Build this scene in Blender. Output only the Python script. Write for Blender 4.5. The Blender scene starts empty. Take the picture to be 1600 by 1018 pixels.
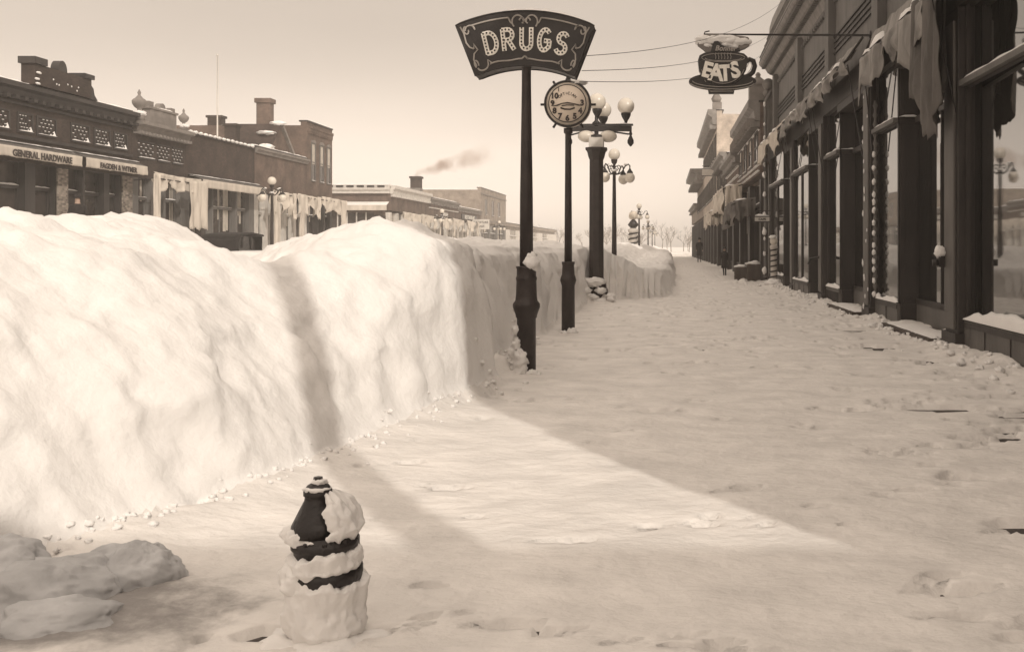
import bpy, bmesh, math, random
import numpy as np
from mathutils import Vector, Matrix, noise
R = math.radians
random.seed(7)
S = bpy.context.scene
COL = S.collection
# ---------------------------------------------------------------- camera, world, sun, exposure
cd = bpy.data.cameras.new("camera"); cam = bpy.data.objects.new("camera", cd); COL.objects.link(cam)
cam.location = (0, 0, 1.6); cam.rotation_euler = (R(90), 0, 0)
cd.sensor_width = 36; cd.lens = 36*1500/1600.0
cd.shift_x = -237/1600.0; cd.shift_y = -124/1600.0
cd.clip_start = .05; cd.clip_end = 3000
S.camera = cam
SUN_EL = 30.0
SV = Vector((-.55, .835, 0)).normalized()          # the way shadows fall on the ground
w = bpy.data.worlds.new("World"); S.world = w; w.use_nodes = True
nt = w.node_tree; bg = nt.nodes["Background"]
sky = nt.nodes.new("ShaderNodeTexSky"); sky.sky_type = 'NISHITA'; sky.sun_disc = False
sky.sun_elevation = R(SUN_EL)
sky.sun_rotation = math.atan2(-SV.x, -SV.y)
sky.air_density = 1.0; sky.dust_density = 3.0
bw = nt.nodes.new("ShaderNodeRGBToBW")
pw = nt.nodes.new("ShaderNodeMath"); pw.operation = 'POWER'; pw.inputs[1].default_value = .35
ml = nt.nodes.new("ShaderNodeMath"); ml.operation = 'MULTIPLY'; ml.inputs[1].default_value = 4.2
cm = nt.nodes.new("ShaderNodeMix"); cm.data_type = 'RGBA'; cm.blend_type = 'MULTIPLY'; cm.inputs[0].default_value = 1
cm.inputs[7].default_value = (1.0, .852, .718, 1)
tc = nt.nodes.new("ShaderNodeTexCoord"); mp = nt.nodes.new("ShaderNodeMapping"); mp.inputs['Scale'].default_value = (1.2, 1.2, 5)
cn = nt.nodes.new("ShaderNodeTexNoise"); cn.inputs['Scale'].default_value = 1.6; cn.inputs['Detail'].default_value = 5
cr = nt.nodes.new("ShaderNodeMapRange"); cr.inputs[1].default_value = .3; cr.inputs[2].default_value = .75; cr.inputs[3].default_value = .95; cr.inputs[4].default_value = 1.06
m2 = nt.nodes.new("ShaderNodeMath"); m2.operation = 'MULTIPLY'
L = nt.links.new
L(sky.outputs[0], bw.inputs[0]); L(bw.outputs[0], pw.inputs[0]); L(pw.outputs[0], ml.inputs[0])
L(tc.outputs['Generated'], mp.inputs[0]); L(mp.outputs[0], cn.inputs['Vector']); L(cn.outputs[0], cr.inputs[0])
sxyz = nt.nodes.new("ShaderNodeSeparateXYZ"); zr = nt.nodes.new("ShaderNodeMapRange"); zr.interpolation_type = 'SMOOTHSTEP'
zr.inputs[1].default_value = .22; zr.inputs[2].default_value = .95; zr.inputs[3].default_value = 1.0; zr.inputs[4].default_value = 2.4
m3 = nt.nodes.new("ShaderNodeMath"); m3.operation = 'MULTIPLY'
L(tc.outputs['Generated'], sxyz.inputs[0]); L(sxyz.outputs[2], zr.inputs[0]); L(ml.outputs[0], m3.inputs[0]); L(zr.outputs[0], m3.inputs[1])
hr = nt.nodes.new("ShaderNodeMapRange"); hr.interpolation_type = 'SMOOTHSTEP'
hr.inputs[1].default_value = -.02; hr.inputs[2].default_value = .22; hr.inputs[3].default_value = 1.7; hr.inputs[4].default_value = 1.0
m4 = nt.nodes.new("ShaderNodeMath"); m4.operation = 'MULTIPLY'; L(sxyz.outputs[2], hr.inputs[0]); L(m3.outputs[0], m4.inputs[0]); L(hr.outputs[0], m4.inputs[1])
L(m4.outputs[0], m2.inputs[0]); L(cr.outputs[0], m2.inputs[1]); L(m2.outputs[0], cm.inputs[6])
L(cm.outputs[2], bg.inputs[0]); bg.inputs[1].default_value = .1
sd = bpy.data.lights.new("sun", 'SUN'); sun = bpy.data.objects.new("sun", sd); COL.objects.link(sun)
sd.energy = 2.0; sd.angle = R(.55); sd.color = (1, .92, .82)
sun.rotation_euler = Vector((SV.x, SV.y, -math.tan(R(SUN_EL)))).to_track_quat('-Z', 'Y').to_euler()
S.view_settings.view_transform = 'Standard'; S.view_settings.look = 'None'
S.view_settings.exposure = 0.08; S.view_settings.gamma = 1.0
S.cycles.volume_bounces = 2
S.cycles.max_bounces = 6

# ---------------------------------------------------------------- materials
def mat(name, col, rough=.8, var=.12, scale=3.0, bump=0.0, bscale=20.0, metal=0.0, ior=1.45, stretch=(1, 1, 1), detail=5):
    m = bpy.data.materials.new(name); m.use_nodes = True
    n = m.node_tree; p = n.nodes["Principled BSDF"]; l = n.links.new
    p.inputs['Roughness'].default_value = rough; p.inputs['Metallic'].default_value = metal; p.inputs['IOR'].default_value = ior
    t = n.nodes.new("ShaderNodeTexCoord"); mm = n.nodes.new("ShaderNodeMapping"); mm.inputs['Scale'].default_value = stretch
    l(t.outputs['Object'], mm.inputs[0])
    if var:
        nz = n.nodes.new("ShaderNodeTexNoise"); nz.inputs['Scale'].default_value = scale; nz.inputs['Detail'].default_value = detail
        l(mm.outputs[0], nz.inputs['Vector'])
        r = n.nodes.new("ShaderNodeValToRGB")
        r.color_ramp.elements[0].position = .3; r.color_ramp.elements[1].position = .72
        r.color_ramp.elements[0].color = [c*(1-var) for c in col]+[1]
        r.color_ramp.elements[1].color = [min(1, c*(1+var)) for c in col]+[1]
        l(nz.outputs[0], r.inputs[0]); l(r.outputs[0], p.inputs['Base Color'])
    else:
        p.inputs['Base Color'].default_value = (*col, 1)
    if bump:
        nb = n.nodes.new("ShaderNodeTexNoise"); nb.inputs['Scale'].default_value = bscale; nb.inputs['Detail'].default_value = 6
        b = n.nodes.new("ShaderNodeBump"); b.inputs['Strength'].default_value = bump; b.inputs['Distance'].default_value = .05
        l(mm.outputs[0], nb.inputs['Vector']); l(nb.outputs[0], b.inputs['Height']); l(b.outputs[0], p.inputs['Normal'])
    return m
def brick(name, c1, c2, mortar, scale=4.0, rough=.9):
    m = mat(name, c1, rough, 0)
    n = m.node_tree; p = n.nodes["Principled BSDF"]; l = n.links.new
    t = n.nodes.new("ShaderNodeTexCoord"); sx = n.nodes.new("ShaderNodeSeparateXYZ"); ad = n.nodes.new("ShaderNodeMath")
    cb = n.nodes.new("ShaderNodeCombineXYZ"); b = n.nodes.new("ShaderNodeTexBrick")
    l(t.outputs['Object'], sx.inputs[0]); l(sx.outputs[0], ad.inputs[0]); l(sx.outputs[1], ad.inputs[1])
    l(ad.outputs[0], cb.inputs[0]); l(sx.outputs[2], cb.inputs[1]); l(cb.outputs[0], b.inputs['Vector'])
    b.inputs['Scale'].default_value = scale; b.inputs['Color1'].default_value = (*c1, 1); b.inputs['Color2'].default_value = (*c2, 1)
    b.inputs['Mortar'].default_value = (*mortar, 1); b.inputs['Mortar Size'].default_value = .012
    nz = n.nodes.new("ShaderNodeTexNoise"); nz.inputs['Scale'].default_value = .9; nz.inputs['Detail'].default_value = 8; nz.inputs['Roughness'].default_value = .65
    l(t.outputs['Object'], nz.inputs['Vector'])
    r = n.nodes.new("ShaderNodeMapRange"); r.inputs[1].default_value = .3; r.inputs[2].default_value = .7; r.inputs[3].default_value = .55; r.inputs[4].default_value = 1.45
    l(nz.outputs[0], r.inputs[0])
    mx = n.nodes.new("ShaderNodeMix"); mx.data_type = 'RGBA'; mx.blend_type = 'MULTIPLY'; mx.inputs[0].default_value = 1
    l(b.outputs[0], mx.inputs[6]); l(r.outputs[0], mx.inputs[7]); l(mx.outputs[2], p.inputs['Base Color'])
    bp = n.nodes.new("ShaderNodeBump"); bp.inputs['Strength'].default_value = .5; bp.inputs['Distance'].default_value = .012
    l(b.outputs['Fac'], bp.inputs['Height']); bp.invert = True; l(bp.outputs[0], p.inputs['Normal'])
    return m
M = {}
M['snow'] = mat('snow', (.79, .77, .75), .8, .05, 1.3, .30, 13)
M['snow_ground'] = mat('snow_trodden', (.72, .69, .66), .85, .11, 2.6, .6, 9, stretch=(.85, 1.1, 1))
def grey_patch(m):  # mixes a noise-edged darker grey patch into the snow around one spot
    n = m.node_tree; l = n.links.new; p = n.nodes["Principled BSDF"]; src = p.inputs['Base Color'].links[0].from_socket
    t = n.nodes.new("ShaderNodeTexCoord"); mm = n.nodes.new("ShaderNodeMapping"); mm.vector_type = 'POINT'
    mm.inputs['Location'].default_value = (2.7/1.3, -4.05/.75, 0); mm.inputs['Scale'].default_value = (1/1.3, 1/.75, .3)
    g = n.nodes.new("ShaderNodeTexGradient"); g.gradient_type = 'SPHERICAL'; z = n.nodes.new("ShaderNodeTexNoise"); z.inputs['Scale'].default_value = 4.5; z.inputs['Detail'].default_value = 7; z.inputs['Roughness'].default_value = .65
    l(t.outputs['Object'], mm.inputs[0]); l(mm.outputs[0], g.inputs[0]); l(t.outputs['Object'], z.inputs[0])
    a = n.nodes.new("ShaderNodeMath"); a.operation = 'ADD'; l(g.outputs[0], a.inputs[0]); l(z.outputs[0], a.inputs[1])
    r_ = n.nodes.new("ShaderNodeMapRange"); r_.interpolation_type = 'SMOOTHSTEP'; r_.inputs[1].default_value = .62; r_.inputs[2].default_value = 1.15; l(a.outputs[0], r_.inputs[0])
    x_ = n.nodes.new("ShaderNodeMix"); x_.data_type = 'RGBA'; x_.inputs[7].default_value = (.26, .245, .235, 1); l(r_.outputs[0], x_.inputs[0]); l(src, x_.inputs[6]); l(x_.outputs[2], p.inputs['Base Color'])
grey_patch(M['snow_ground']); grey_patch(M['snow'])
M['snow_grey'] = mat('snow_dull_grey', (.46, .46, .465), .95, .18, 5, .25, 16)  # lumps: greyer and darker than the other snow
M['plank'] = mat('dark_sidewalk', (.07, .06, .055), .9, .4, 6, .4, 30)
M['brick_dark'] = brick('brick_dark', (.040, .029, .025), (.058, .042, .035), (.035, .028, .025))
M['brick_mid'] = brick('brick_mid', (.115, .085, .070), (.145, .105, .085), (.09, .07, .06))
M['brick_grey'] = brick('brick_grey', (.105, .092, .085), (.13, .113, .103), (.085, .076, .07))
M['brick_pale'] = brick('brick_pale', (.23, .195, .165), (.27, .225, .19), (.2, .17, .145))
M['brick_cream'] = brick('brick_cream', (.42, .36, .31), (.47, .41, .35), (.38, .33, .28))
M['quoin'] = brick('brick_quoin', (.09, .075, .065), (.30, .26, .22), (.2, .17, .15), 3)
M['shingle'] = brick('shingle_dark', (.045, .032, .028), (.065, .046, .038), (.02, .015, .013), 3.2)
M['stone'] = mat('grey_stone', (.20, .18, .165), .85, .2, 2, .3, 12)
M['trim_dark'] = mat('dark_trim_paint', (.034, .029, .027), .55, .3, 3, .15, 30, stretch=(1, 1, .25))
M['trim_grey'] = mat('grey_trim_paint', (.13, .122, .115), .7, .22, 2.5, .2, 22, stretch=(1, 1, .3))
M['cornice'] = mat('cornice_paint', (.20, .185, .172), .7, .25, 3, .2, 18)
M['kick'] = mat('kick_panel_paint', (.105, .097, .09), .6, .25, 2.5, .15, 20, stretch=(1, 1, .4))
M['white_paint'] = mat('white_paint', (.55, .52, .48), .7, .12, 3, .1, 20)
M['canvas'] = mat('pale_canvas', (.52, .47, .41), .95, .18, 2.2, .3, 26, stretch=(1, 1, .35))
M['canvas_grey'] = mat('grey_canvas', (.25, .235, .22), .95, .45, 2.6, .4, 22, stretch=(1, 1, .3))
M['canvas_dark'] = mat('dark_canvas', (.12, .11, .102), .95, .4, 2.6, .4, 22, stretch=(1, 1, .3))
M['iron'] = mat('black_iron', (.022, .018, .017), .45, .3, 5, .2, 40)
M['iron_brown'] = mat('dark_pole_paint', (.030, .022, .020), .5, .3, 5, .2, 36)
M['globe'] = mat('opal_glass', (.62, .57, .50), .25, .05, 2)
M['globe'].node_tree.nodes["Principled BSDF"].inputs['Transmission Weight'].default_value = 0
M['sign_dark'] = mat('sign_enamel', (.022, .018, .017), .42, .25, 3, .1, 30)
M['sign_light'] = mat('sign_letter_paint', (.86, .82, .75), .6, .12, 6)
M['sign_trim'] = mat('sign_scroll_paint', (.36, .33, .30), .6, .15, 6)
M['ink'] = mat('lettering_ink', (.05, .04, .036), .8, .1, 8)
M['dial'] = mat('dial_enamel', (.72, .62, .52), .5, .08, 2)
M['brass'] = mat('weathered_brass', (.50, .44, .37), .5, .3, 5, .15, 30)
M['glass'] = mat('window_glass', (.016, .015, .014), .03, .3, 1.2, .010, 1.5, ior=4.6)
M['glass_far'] = mat('old_window_glass', (.05, .042, .038), .12, .5, 1.6, .05, 3, ior=1.5)
M['blind'] = mat('window_blind', (.45, .41, .36), .9, .15, 3)
M['coat'] = mat('wool_coat', (.022, .019, .018), .95, .3, 8, .2, 40)
M['skin'] = mat('skin', (.38, .27, .21), .6, .05, 8)
M['bark'] = mat('bare_branches', (.17, .135, .11), .95, .25, 2)
M['wood'] = mat('rough_wood', (.07, .056, .048), .85, .35, 5, .3, 25, stretch=(1, 1, .3))
M['pole_white'] = mat('pole_stripe_light', (.5, .46, .42), .6, .1, 5)
M['rubber'] = mat('tyre_rubber', (.02, .018, .018), .9, .2, 8)

# ---------------------------------------------------------------- mesh helpers
OFF = {}
def tag(o, label=None, cat=None, group=None, kind=None):
    if label: o['label'] = label
    if cat: o['category'] = cat
    if group: o['group'] = group
    if kind: o['kind'] = kind
    return o
def thing(name, label, cat, loc=(0, 0, 0), group=None):
    o = bpy.data.objects.new(name, None); o.empty_display_size = .2; COL.objects.link(o); o.location = loc
    OFF[o.name] = Vector(loc); return tag(o, label, cat, group)
class MB:
    def __init__(s): s.v = []; s.f = []; s.sm = []
    def add(s, vs, fs, smooth=False):
        b = len(s.v); s.v += [tuple(v) for v in vs]; s.f += [tuple(b+i for i in f) for f in fs]; s.sm += [smooth]*len(fs); return s
    def box(s, x0, x1, y0, y1, z0, z1):
        x0, x1 = min(x0, x1), max(x0, x1); y0, y1 = min(y0, y1), max(y0, y1); z0, z1 = min(z0, z1), max(z0, z1)
        return s.add([(x0, y0, z0), (x1, y0, z0), (x1, y1, z0), (x0, y1, z0), (x0, y0, z1), (x1, y0, z1), (x1, y1, z1), (x0, y1, z1)],
                     [(0, 3, 2, 1), (4, 5, 6, 7), (0, 1, 5, 4), (1, 2, 6, 5), (2, 3, 7, 6), (3, 0, 4, 7)])
    def prism(s, pts, ax, a0, a1):        # polygon pts (2D) extruded on axis ax from a0 to a1
        n = len(pts); vs = []
        for a in (a0, a1):
            for p, q in pts:
                vs.append({'x': (a, p, q), 'y': (p, a, q), 'z': (p, q, a)}[ax])
        fs = [tuple(range(n))[::-1], tuple(range(n, 2*n))]+[(i, (i+1) % n, n+(i+1) % n, n+i) for i in range(n)]
        return s.add(vs, fs)
    def lathe(s, prof, c=(0, 0, 0), seg=20, axis='z', smooth=True, sides=None):
        seg = sides or seg; vs = []; fs = []
        for r, h in prof:
            for i in range(seg):
                a = 2*math.pi*(i+.5)/seg; u, v = r*math.cos(a), r*math.sin(a)
                p = {'z': (u, v, h), 'y': (u, h, v), 'x': (h, u, v)}[axis]
                vs.append((p[0]+c[0], p[1]+c[1], p[2]+c[2]))
        for k in range(len(prof)-1):
            for i in range(seg):
                j = (i+1) % seg; fs.append((k*seg+i, k*seg+j, (k+1)*seg+j, (k+1)*seg+i))
        fs.append(tuple(range(seg))[::-1]); fs.append(tuple(range((len(prof)-1)*seg, len(prof)*seg)))
        return s.add(vs, fs, smooth and not sides)
    def tube(s, pts, r, seg=8, closed=False, smooth=True):
        pts = [Vector(p) for p in pts]; n = len(pts); vs = []; fs = []
        rr = r if isinstance(r, (list, tuple)) else [r]*n
        up = None
        for i, p in enumerate(pts):
            if closed: t = pts[(i+1) % n]-pts[i-1]
            else: t = pts[min(i+1, n-1)]-pts[max(i-1, 0)]
            t.normalize()
            if up is None: up = Vector((0, 0, 1)) if abs(t.z) < .9 else Vector((1, 0, 0))
            a = t.cross(up)
            if a.length < 1e-4: a = t.cross(Vector((0, 1, 0)))
            a.normalize(); b = a.cross(t).normalized(); up = b
            for k in range(seg):
                q = 2*math.pi*k/seg; vs.append(p+(a*math.cos(q)+b*math.sin(q))*rr[i])
        m = n if closed else n-1
        for i in range(m):
            for k in range(seg):
                j = (i+1) % n; fs.append((i*seg+k, i*seg+(k+1) % seg, j*seg+(k+1) % seg, j*seg+k))
        if not closed: fs += [tuple(range(seg)), tuple(range((n-1)*seg, n*seg))[::-1]]
        return s.add(vs, fs, smooth)
    def sphere(s, c, r, seg=20, rings=12, sq=(1, 1, 1)):
        vs = []; fs = []
        for i in range(rings+1):
            a = math.pi*i/rings
            for k in range(seg):
                q = 2*math.pi*k/seg
                vs.append((c[0]+r*sq[0]*math.sin(a)*math.cos(q), c[1]+r*sq[1]*math.sin(a)*math.sin(q), c[2]+r*sq[2]*math.cos(a)))
        for i in range(rings):
            for k in range(seg):
                fs.append((i*seg+k, (i+1)*seg+k, (i+1)*seg+(k+1) % seg, i*seg+(k+1) % seg))
        return s.add(vs, fs, True)
    def lump(s, c, r, sq=(1, 1, 1), amp=.25, freq=2.0, seed=0, seg=22, rings=14, octv=4):
        m = MB().sphere((0, 0, 0), 1, seg, rings); sd_ = Vector((seed*7.3, seed*3.1, seed*1.7))
        vs = []
        for v in m.v:
            v = Vector(v); k = 1+amp*noise.fractal(v*freq+sd_, .9, 2.0, octv)*1.6
            vs.append((c[0]+v.x*r*sq[0]*k, c[1]+v.y*r*sq[1]*k, c[2]+v.z*r*sq[2]*k))
        return s.add(vs, m.f, True)
    def wrap(s, c, prof, a0, a1, amp=.25, seed=0, th=.05, na=40, nz=16, slope=0.0):
        # snow plastered round a post: prof = [(radius, z)...]; angles in degrees; thins out to nothing at its edges
        vs = []; ps = [Vector((p[0], p[1])) for p in prof]
        for j in range(nz+1):
            t = j/nz*(len(ps)-1); k = min(int(t), len(ps)-2); p = ps[k].lerp(ps[k+1], t-k)
            for i in range(na+1):
                q = i/na; a = math.radians(a0+(a1-a0)*q)
                jit = noise.fractal(Vector((seed*3.1, p.y*14, q*1.5)), 1, 2, 4); a += (q-.5)*2*jit*.45
                zj = noise.fractal(Vector((math.cos(a)*3+seed, math.sin(a)*3, seed*1.9)), 1, 2, 4)*(abs(j/nz-.5)*2)**1.5*.5*(abs(ps[-1].y-ps[0].y))**.5*.16
                e = min(1, 4*min(q, 1-q))**.6*min(1, 5*min(j/nz, 1-j/nz)+.0)**.6
                n1 = noise.fractal(Vector((math.cos(a)*2.2+seed, math.sin(a)*2.2, p.y*9+seed)), 1, 2, 4)
                rr = p.x-.012+(th+th*amp*3*n1)*e
                vs.append((c[0]+rr*math.cos(a), c[1]+rr*math.sin(a), p.y+.02*n1*e+zj+slope*math.cos(a)))
        fs = [(j*(na+1)+i, j*(na+1)+i+1, (j+1)*(na+1)+i+1, (j+1)*(na+1)+i) for j in range(nz) for i in range(na)]
        return s.add(vs, fs, True)
    def text(s, txt, fn, size=1.0, bold=.0, extrude=.01, align='CENTER', spacing=1.0):
        c = bpy.data.curves.new('t', 'FONT'); c.body = txt; c.size = size; c.offset = bold; c.extrude = extrude; c.align_x = align
        c.space_character = spacing; c.resolution_u = 3
        o = bpy.data.objects.new('t', c); COL.objects.link(o)
        me = o.evaluated_get(bpy.context.evaluated_depsgraph_get()).to_mesh()
        vs = [fn(v.co.x, v.co.y, v.co.z) for v in me.vertices]; fs = [tuple(p.vertices) for p in me.polygons]
        o.evaluated_get(bpy.context.evaluated_depsgraph_get()).to_mesh_clear()
        bpy.data.objects.remove(o); bpy.data.curves.remove(c)
        return s.add(vs, fs)
    def build(s, name, m, parent=None, label=None, recalc=False, bevel=0):
        off = OFF.get(parent.name, Vector()) if parent else Vector()
        me = bpy.data.meshes.new(name)
        me.from_pydata([(v[0]-off.x, v[1]-off.y, v[2]-off.z) for v in s.v], [], s.f)
        me.polygons.foreach_set('use_smooth', s.sm)
        ms = m if isinstance(m, (list, tuple)) else [m]
        for x in ms: me.materials.append(M[x] if isinstance(x, str) else x)
        if recalc:
            b = bmesh.new(); b.from_mesh(me); bmesh.ops.recalc_face_normals(b, faces=b.faces); b.to_mesh(me); b.free()
        me.update()
        o = bpy.data.objects.new(name, me); COL.objects.link(o)
        if parent: o.parent = parent; OFF[o.name] = off
        if bevel:
            md = o.modifiers.new('bevel', 'BEVEL'); md.width = bevel; md.segments = 2; md.limit_method = 'ANGLE'
        if label: o['label'] = label
        return o
def copy_tree(o, loc=None, parent=None):
    c = o.copy(); COL.objects.link(c); c.parent = parent
    for ch in list(o.children): copy_tree(ch, None, c)
    if loc is not None: c.location = loc
    return c
def FX(xf, s): return lambda v: xf+s*v

# ---------------------------------------------------------------- noise for the snow
_rng = np.random.RandomState(3); _T = _rng.rand(256, 256)
def vn(x, y):
    xi = np.floor(x).astype(int); yi = np.floor(y).astype(int); fx = x-xi; fy = y-yi
    fx = fx*fx*(3-2*fx); fy = fy*fy*(3-2*fy)
    a = _T[xi % 256, yi % 256]; b = _T[(xi+1) % 256, yi % 256]; c = _T[xi % 256, (yi+1) % 256]; d = _T[(xi+1) % 256, (yi+1) % 256]
    return (a*(1-fx)+b*fx)*(1-fy)+(c*(1-fx)+d*fx)*fy
def fbm(x, y, o=5, g=.5):
    t = 0; a = 1; n = 0
    for i in range(o): t = t+a*(vn(x*2**i+17.3*i, y*2**i+9.1*i)-.5)*2; n += a; a *= g
    return t/n
def sstep(a, b, x):
    t = np.clip((x-a)/(b-a), 0, 1); return t*t*(3-2*t)
FOOT_Y = [-4, 3, 4.6, 5.4, 6.2, 6.76, 8.5, 10.5, 10.8, 11.15, 12.6, 14.5, 20, 26, 27.5, 28.6, 29.6, 33, 45, 80, 200]
FOOT_X = [-3.4, -3.3, -3.1, -2.78, -2.5, -2.42, -2.18, -1.88, -1.92, -2.36, -2.38, -2.16, -2.1, -2.15, -1.9, -.7, .12, .25, .45, .7, .9]
def snow_h(X, Y):
    xf = np.interp(Y, FOOT_Y, FOOT_X)+.12*fbm(Y*1.5, Y*0+3.3, 5, .6)+.16*fbm(Y*.35, Y*0+8.8, 2)*sstep(11, 16, Y)
    d = xf-X
    near = np.interp(d, [-1.2, -.5, 0, .08, .25, .6, 1.2, 2.0, 3.0], [0, .012, .05, .15, .34, .58, .83, .98, 1.0])
    mid = np.interp(d, [-.5, -.15, 0, .12, .27, .34, .78, 1.0, 1.6], [0, .02, .09, .60, .84, .88, .965, .995, 1.0])
    far = np.interp(d, [-.3, -.08, 0, .10, .22, .4, .9, 2], [0, .02, .10, .62, .85, .93, .98, 1.0])
    k1 = sstep(7.6, 9.9, Y); k2 = sstep(10.75, 11.3, Y)
    prof = (near*(1-k1)+mid*k1)*(1-k2)+far*k2
    H = np.interp(Y, [0, 6, 9, 10.2, 10.9, 11.3, 14, 28, 29, 34, 60, 200], [1.87, 1.85, 1.84, 1.90, 1.88, 1.76, 1.74, 1.66, 1.05, .95, 1.2, 1.2])
    H = H+np.where(Y > 29, sstep(1.5, 3.0, d)*.55, 0)
    H = H-.05+.16*fbm(X*.5+4, Y*.5, 3)*sstep(.5, 2, d)+.09*fbm(X*1.9, Y*1.9+5, 5, .55)*sstep(.3, 1.2, d)+.060*np.abs(fbm(X*3.3, Y*3.0+15, 4, .6))*sstep(.25, .7, d)-.02+.05*fbm(X*7, Y*6.5, 4, .6)*sstep(.3, .9, d)
    # a dip where a path cuts through the heap
    px, py = X+3.50, Y-8.0; dx, dy = -.435, .900
    al = px*dx+py*dy; pe = np.abs(px*dy-py*dx)
    H = H-(.42*np.exp(-(pe/.42)**2)+.10*np.exp(-((px*dy-py*dx-.5)/.6)**2))*sstep(-.3, .9, al)
    # street side
    back = np.interp(d, [3.6, 5.2], [0, 1]); H = H*(1-back)+(.35+.12*fbm(X*.6, Y*.6, 3))*back
    st = sstep(-13.5, -15.6, -(-X)) if False else np.clip((-13.0-X)/2.2, 0, 1)
    H = np.where(X < -13, .35*(1-st)+1.25*st+.25*fbm(X*.5, Y*.45+40, 4)*st, H)
    sw = np.clip((-19.2-X)/1.0, 0, 1); H = np.where(X < -19.2, H*(1-sw)+.12*sw, H)
    # cross street cut
    cs = sstep(69, 71.5, Y)*(1-sstep(82, 84, Y)); H = np.where(X < -8, H*(1-.7*cs), H)
    z = prof*H
    mask = sstep(-.3, .2, d)
    rip = .032*fbm(X*3.2+1, Y*3.2, 4)*mask+.013*fbm(X*9, Y*9+3, 3)*mask
    # runnels on the near face of the heap
    rip = rip+.028*np.sin((Y+X*.35)*5.2+2.5*fbm(X*.7, Y*.7+9, 3))*sstep(.05, .4, d)*(1-sstep(.9, 2.2, d))*(1-sstep(9.5, 10.5, Y))*.8
    g = .052+.020*fbm(X*1.1, Y*1.1+20, 4)+.010*fbm(X*5, Y*6+2, 3)
    # worn spots where the walk shows through
    wz = fbm(X*1.5+31, Y*3.6+11, 5, .66)*1.15
    w1 = np.exp(-(((X-3.0)/1.0)**2+((Y-9.0)/1.7)**2))*.50
    w2 = np.exp(-(((X-3.55)/.6)**2))*.36*sstep(9, 12, Y)
    w3 = .19*sstep(11, 14, Y)*(1-sstep(28, 34, Y))*(1-sstep(1.2, 2.2, X))
    w4 = 0
    for bx, by, sx_, sy_, bk in ((-.60, 5.03, .15, .035, .95), (-.42, 5.06, .06, .03, .8), (-.03, 5.1, .035, .03, .8), (-1.07, 4.38, .07, .035, .85), (-1.0, 4.02, .10, .04, .9), (-.85, 4.06, .05, .03, .8), (-.62, 3.94, .13, .04, .9), (-1.62, 3.86, .07, .05, .9), (1.35, 4.3, .2, .04, .6), (.5, 6.2, .12, .04, .6), (-.9, 6.6, .1, .03, .7), (2.1, 6.4, .22, .05, .75), (.2, 8.3, .2, .04, .7), (-.6, 10.3, .16, .04, .75)):
        w4 = w4+bk*np.exp(-(((X-bx)/sx_)**2+((Y-by)/sy_)**2))
    wr = np.clip(wz+w1+w2+w3+w4-.49, 0, 1)*(1-mask)
    g = g-np.minimum(wr*1.5, .082)*(1+.3*fbm(X*11, Y*13, 2))
    g = g+.07*fbm(X*3.1, Y*3.4+7, 4)*np.exp(-(((X+2.6)/1.0)**2+((Y-4.2)/.6)**2))+.016*fbm(X*2.3+9, Y*2.3, 4)
    # drift against the shop fronts
    dr = np.clip((X-3.75)/.7, 0, 1); g = g+(dr**1.6)*(.05+.10*np.clip(fbm(X*2.2, Y*1.6+60, 4)+.55, 0, 1.2))*(1-wr)
    # mounds round the post feet
    for mx_, my_, mr, mh in ((-1.87, 26.7, .42, .42), (-1.7, 17.1, .25, .02), (-2.05, 11.75, .16, .30), (4.2, 36, .5, .15), (3.5, 41.5, .8, .16)):
        g = g+mh*np.exp(-(((X-mx_)**2+(Y-my_)**2)/mr**2))*(1+.5*fbm(X*5, Y*5, 3))
    g = g+.035*sstep(9.8, 10.3, Y)*0
    return z+g*(1-.0*mask)+rip, d, wr
def z_at(x, y): return float(snow_h(np.array([float(x)]), np.array([float(y)]))[0][0])
ys = list(np.arange(-4, 2.4, .12)); y = 2.4
while y < 200: ys.append(y); y *= 1.0078
ys = np.array(ys)
xs = np.concatenate([np.linspace(-60, -27, 12), np.linspace(-26.5, -13, 46), np.arange(-12.7, -5.2, .16), np.arange(-5.1, -1.2, .032), np.arange(-1.2, 3.4, .045), np.arange(3.4, 5.3, .04)])
XX, YY = np.meshgrid(xs, ys)
ZZ, DD, WR = snow_h(XX, YY)
wall = sstep(.0, .06, DD)*(1-sstep(.5, 1.2, DD))
XX2 = XX+wall*(sstep(9.5, 11.5, YY)*.07+.13)*(fbm(YY*2.2, ZZ*2.6+5, 4)+.4*fbm(YY*7, ZZ*8, 3))
nx, ny = len(xs), len(ys)
V = np.stack([XX2.ravel(), YY.ravel(), ZZ.ravel()], 1)
idx = np.arange(nx*ny).reshape(ny, nx)
F = np.stack([idx[:-1, :-1], idx[:-1, 1:], idx[1:, 1:], idx[1:, :-1]], 2).reshape(-1, 4)
dm = DD[:-1, :-1].ravel()
def grid_obj(name, sel, m, **k):
    f = F[sel]; used, inv = np.unique(f.ravel(), return_inverse=True)
    me = bpy.data.meshes.new(name); me.from_pydata(V[used].tolist(), [], inv.reshape(-1, 4).tolist())
    me.polygons.foreach_set('use_smooth', [True]*len(f)); me.materials.append(M[m]); me.update()
    o = bpy.data.objects.new(name, me); COL.objects.link(o); return tag(o, **k)
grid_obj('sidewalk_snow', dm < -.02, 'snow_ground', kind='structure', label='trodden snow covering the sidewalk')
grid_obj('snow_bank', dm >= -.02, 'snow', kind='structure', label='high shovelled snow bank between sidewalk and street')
MB().box(-2.6, 5.2, -3, 60, -.3, .004).build('sidewalk', 'plank')['kind'] = 'structure'
g_ = MB().add([(-900, -300, -.32), (900, -300, -.32), (900, 2500, -.32), (-900, 2500, -.32)], [(0, 1, 2, 3)]); tag(g_.build('ground', 'snow'), kind='structure')
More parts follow.
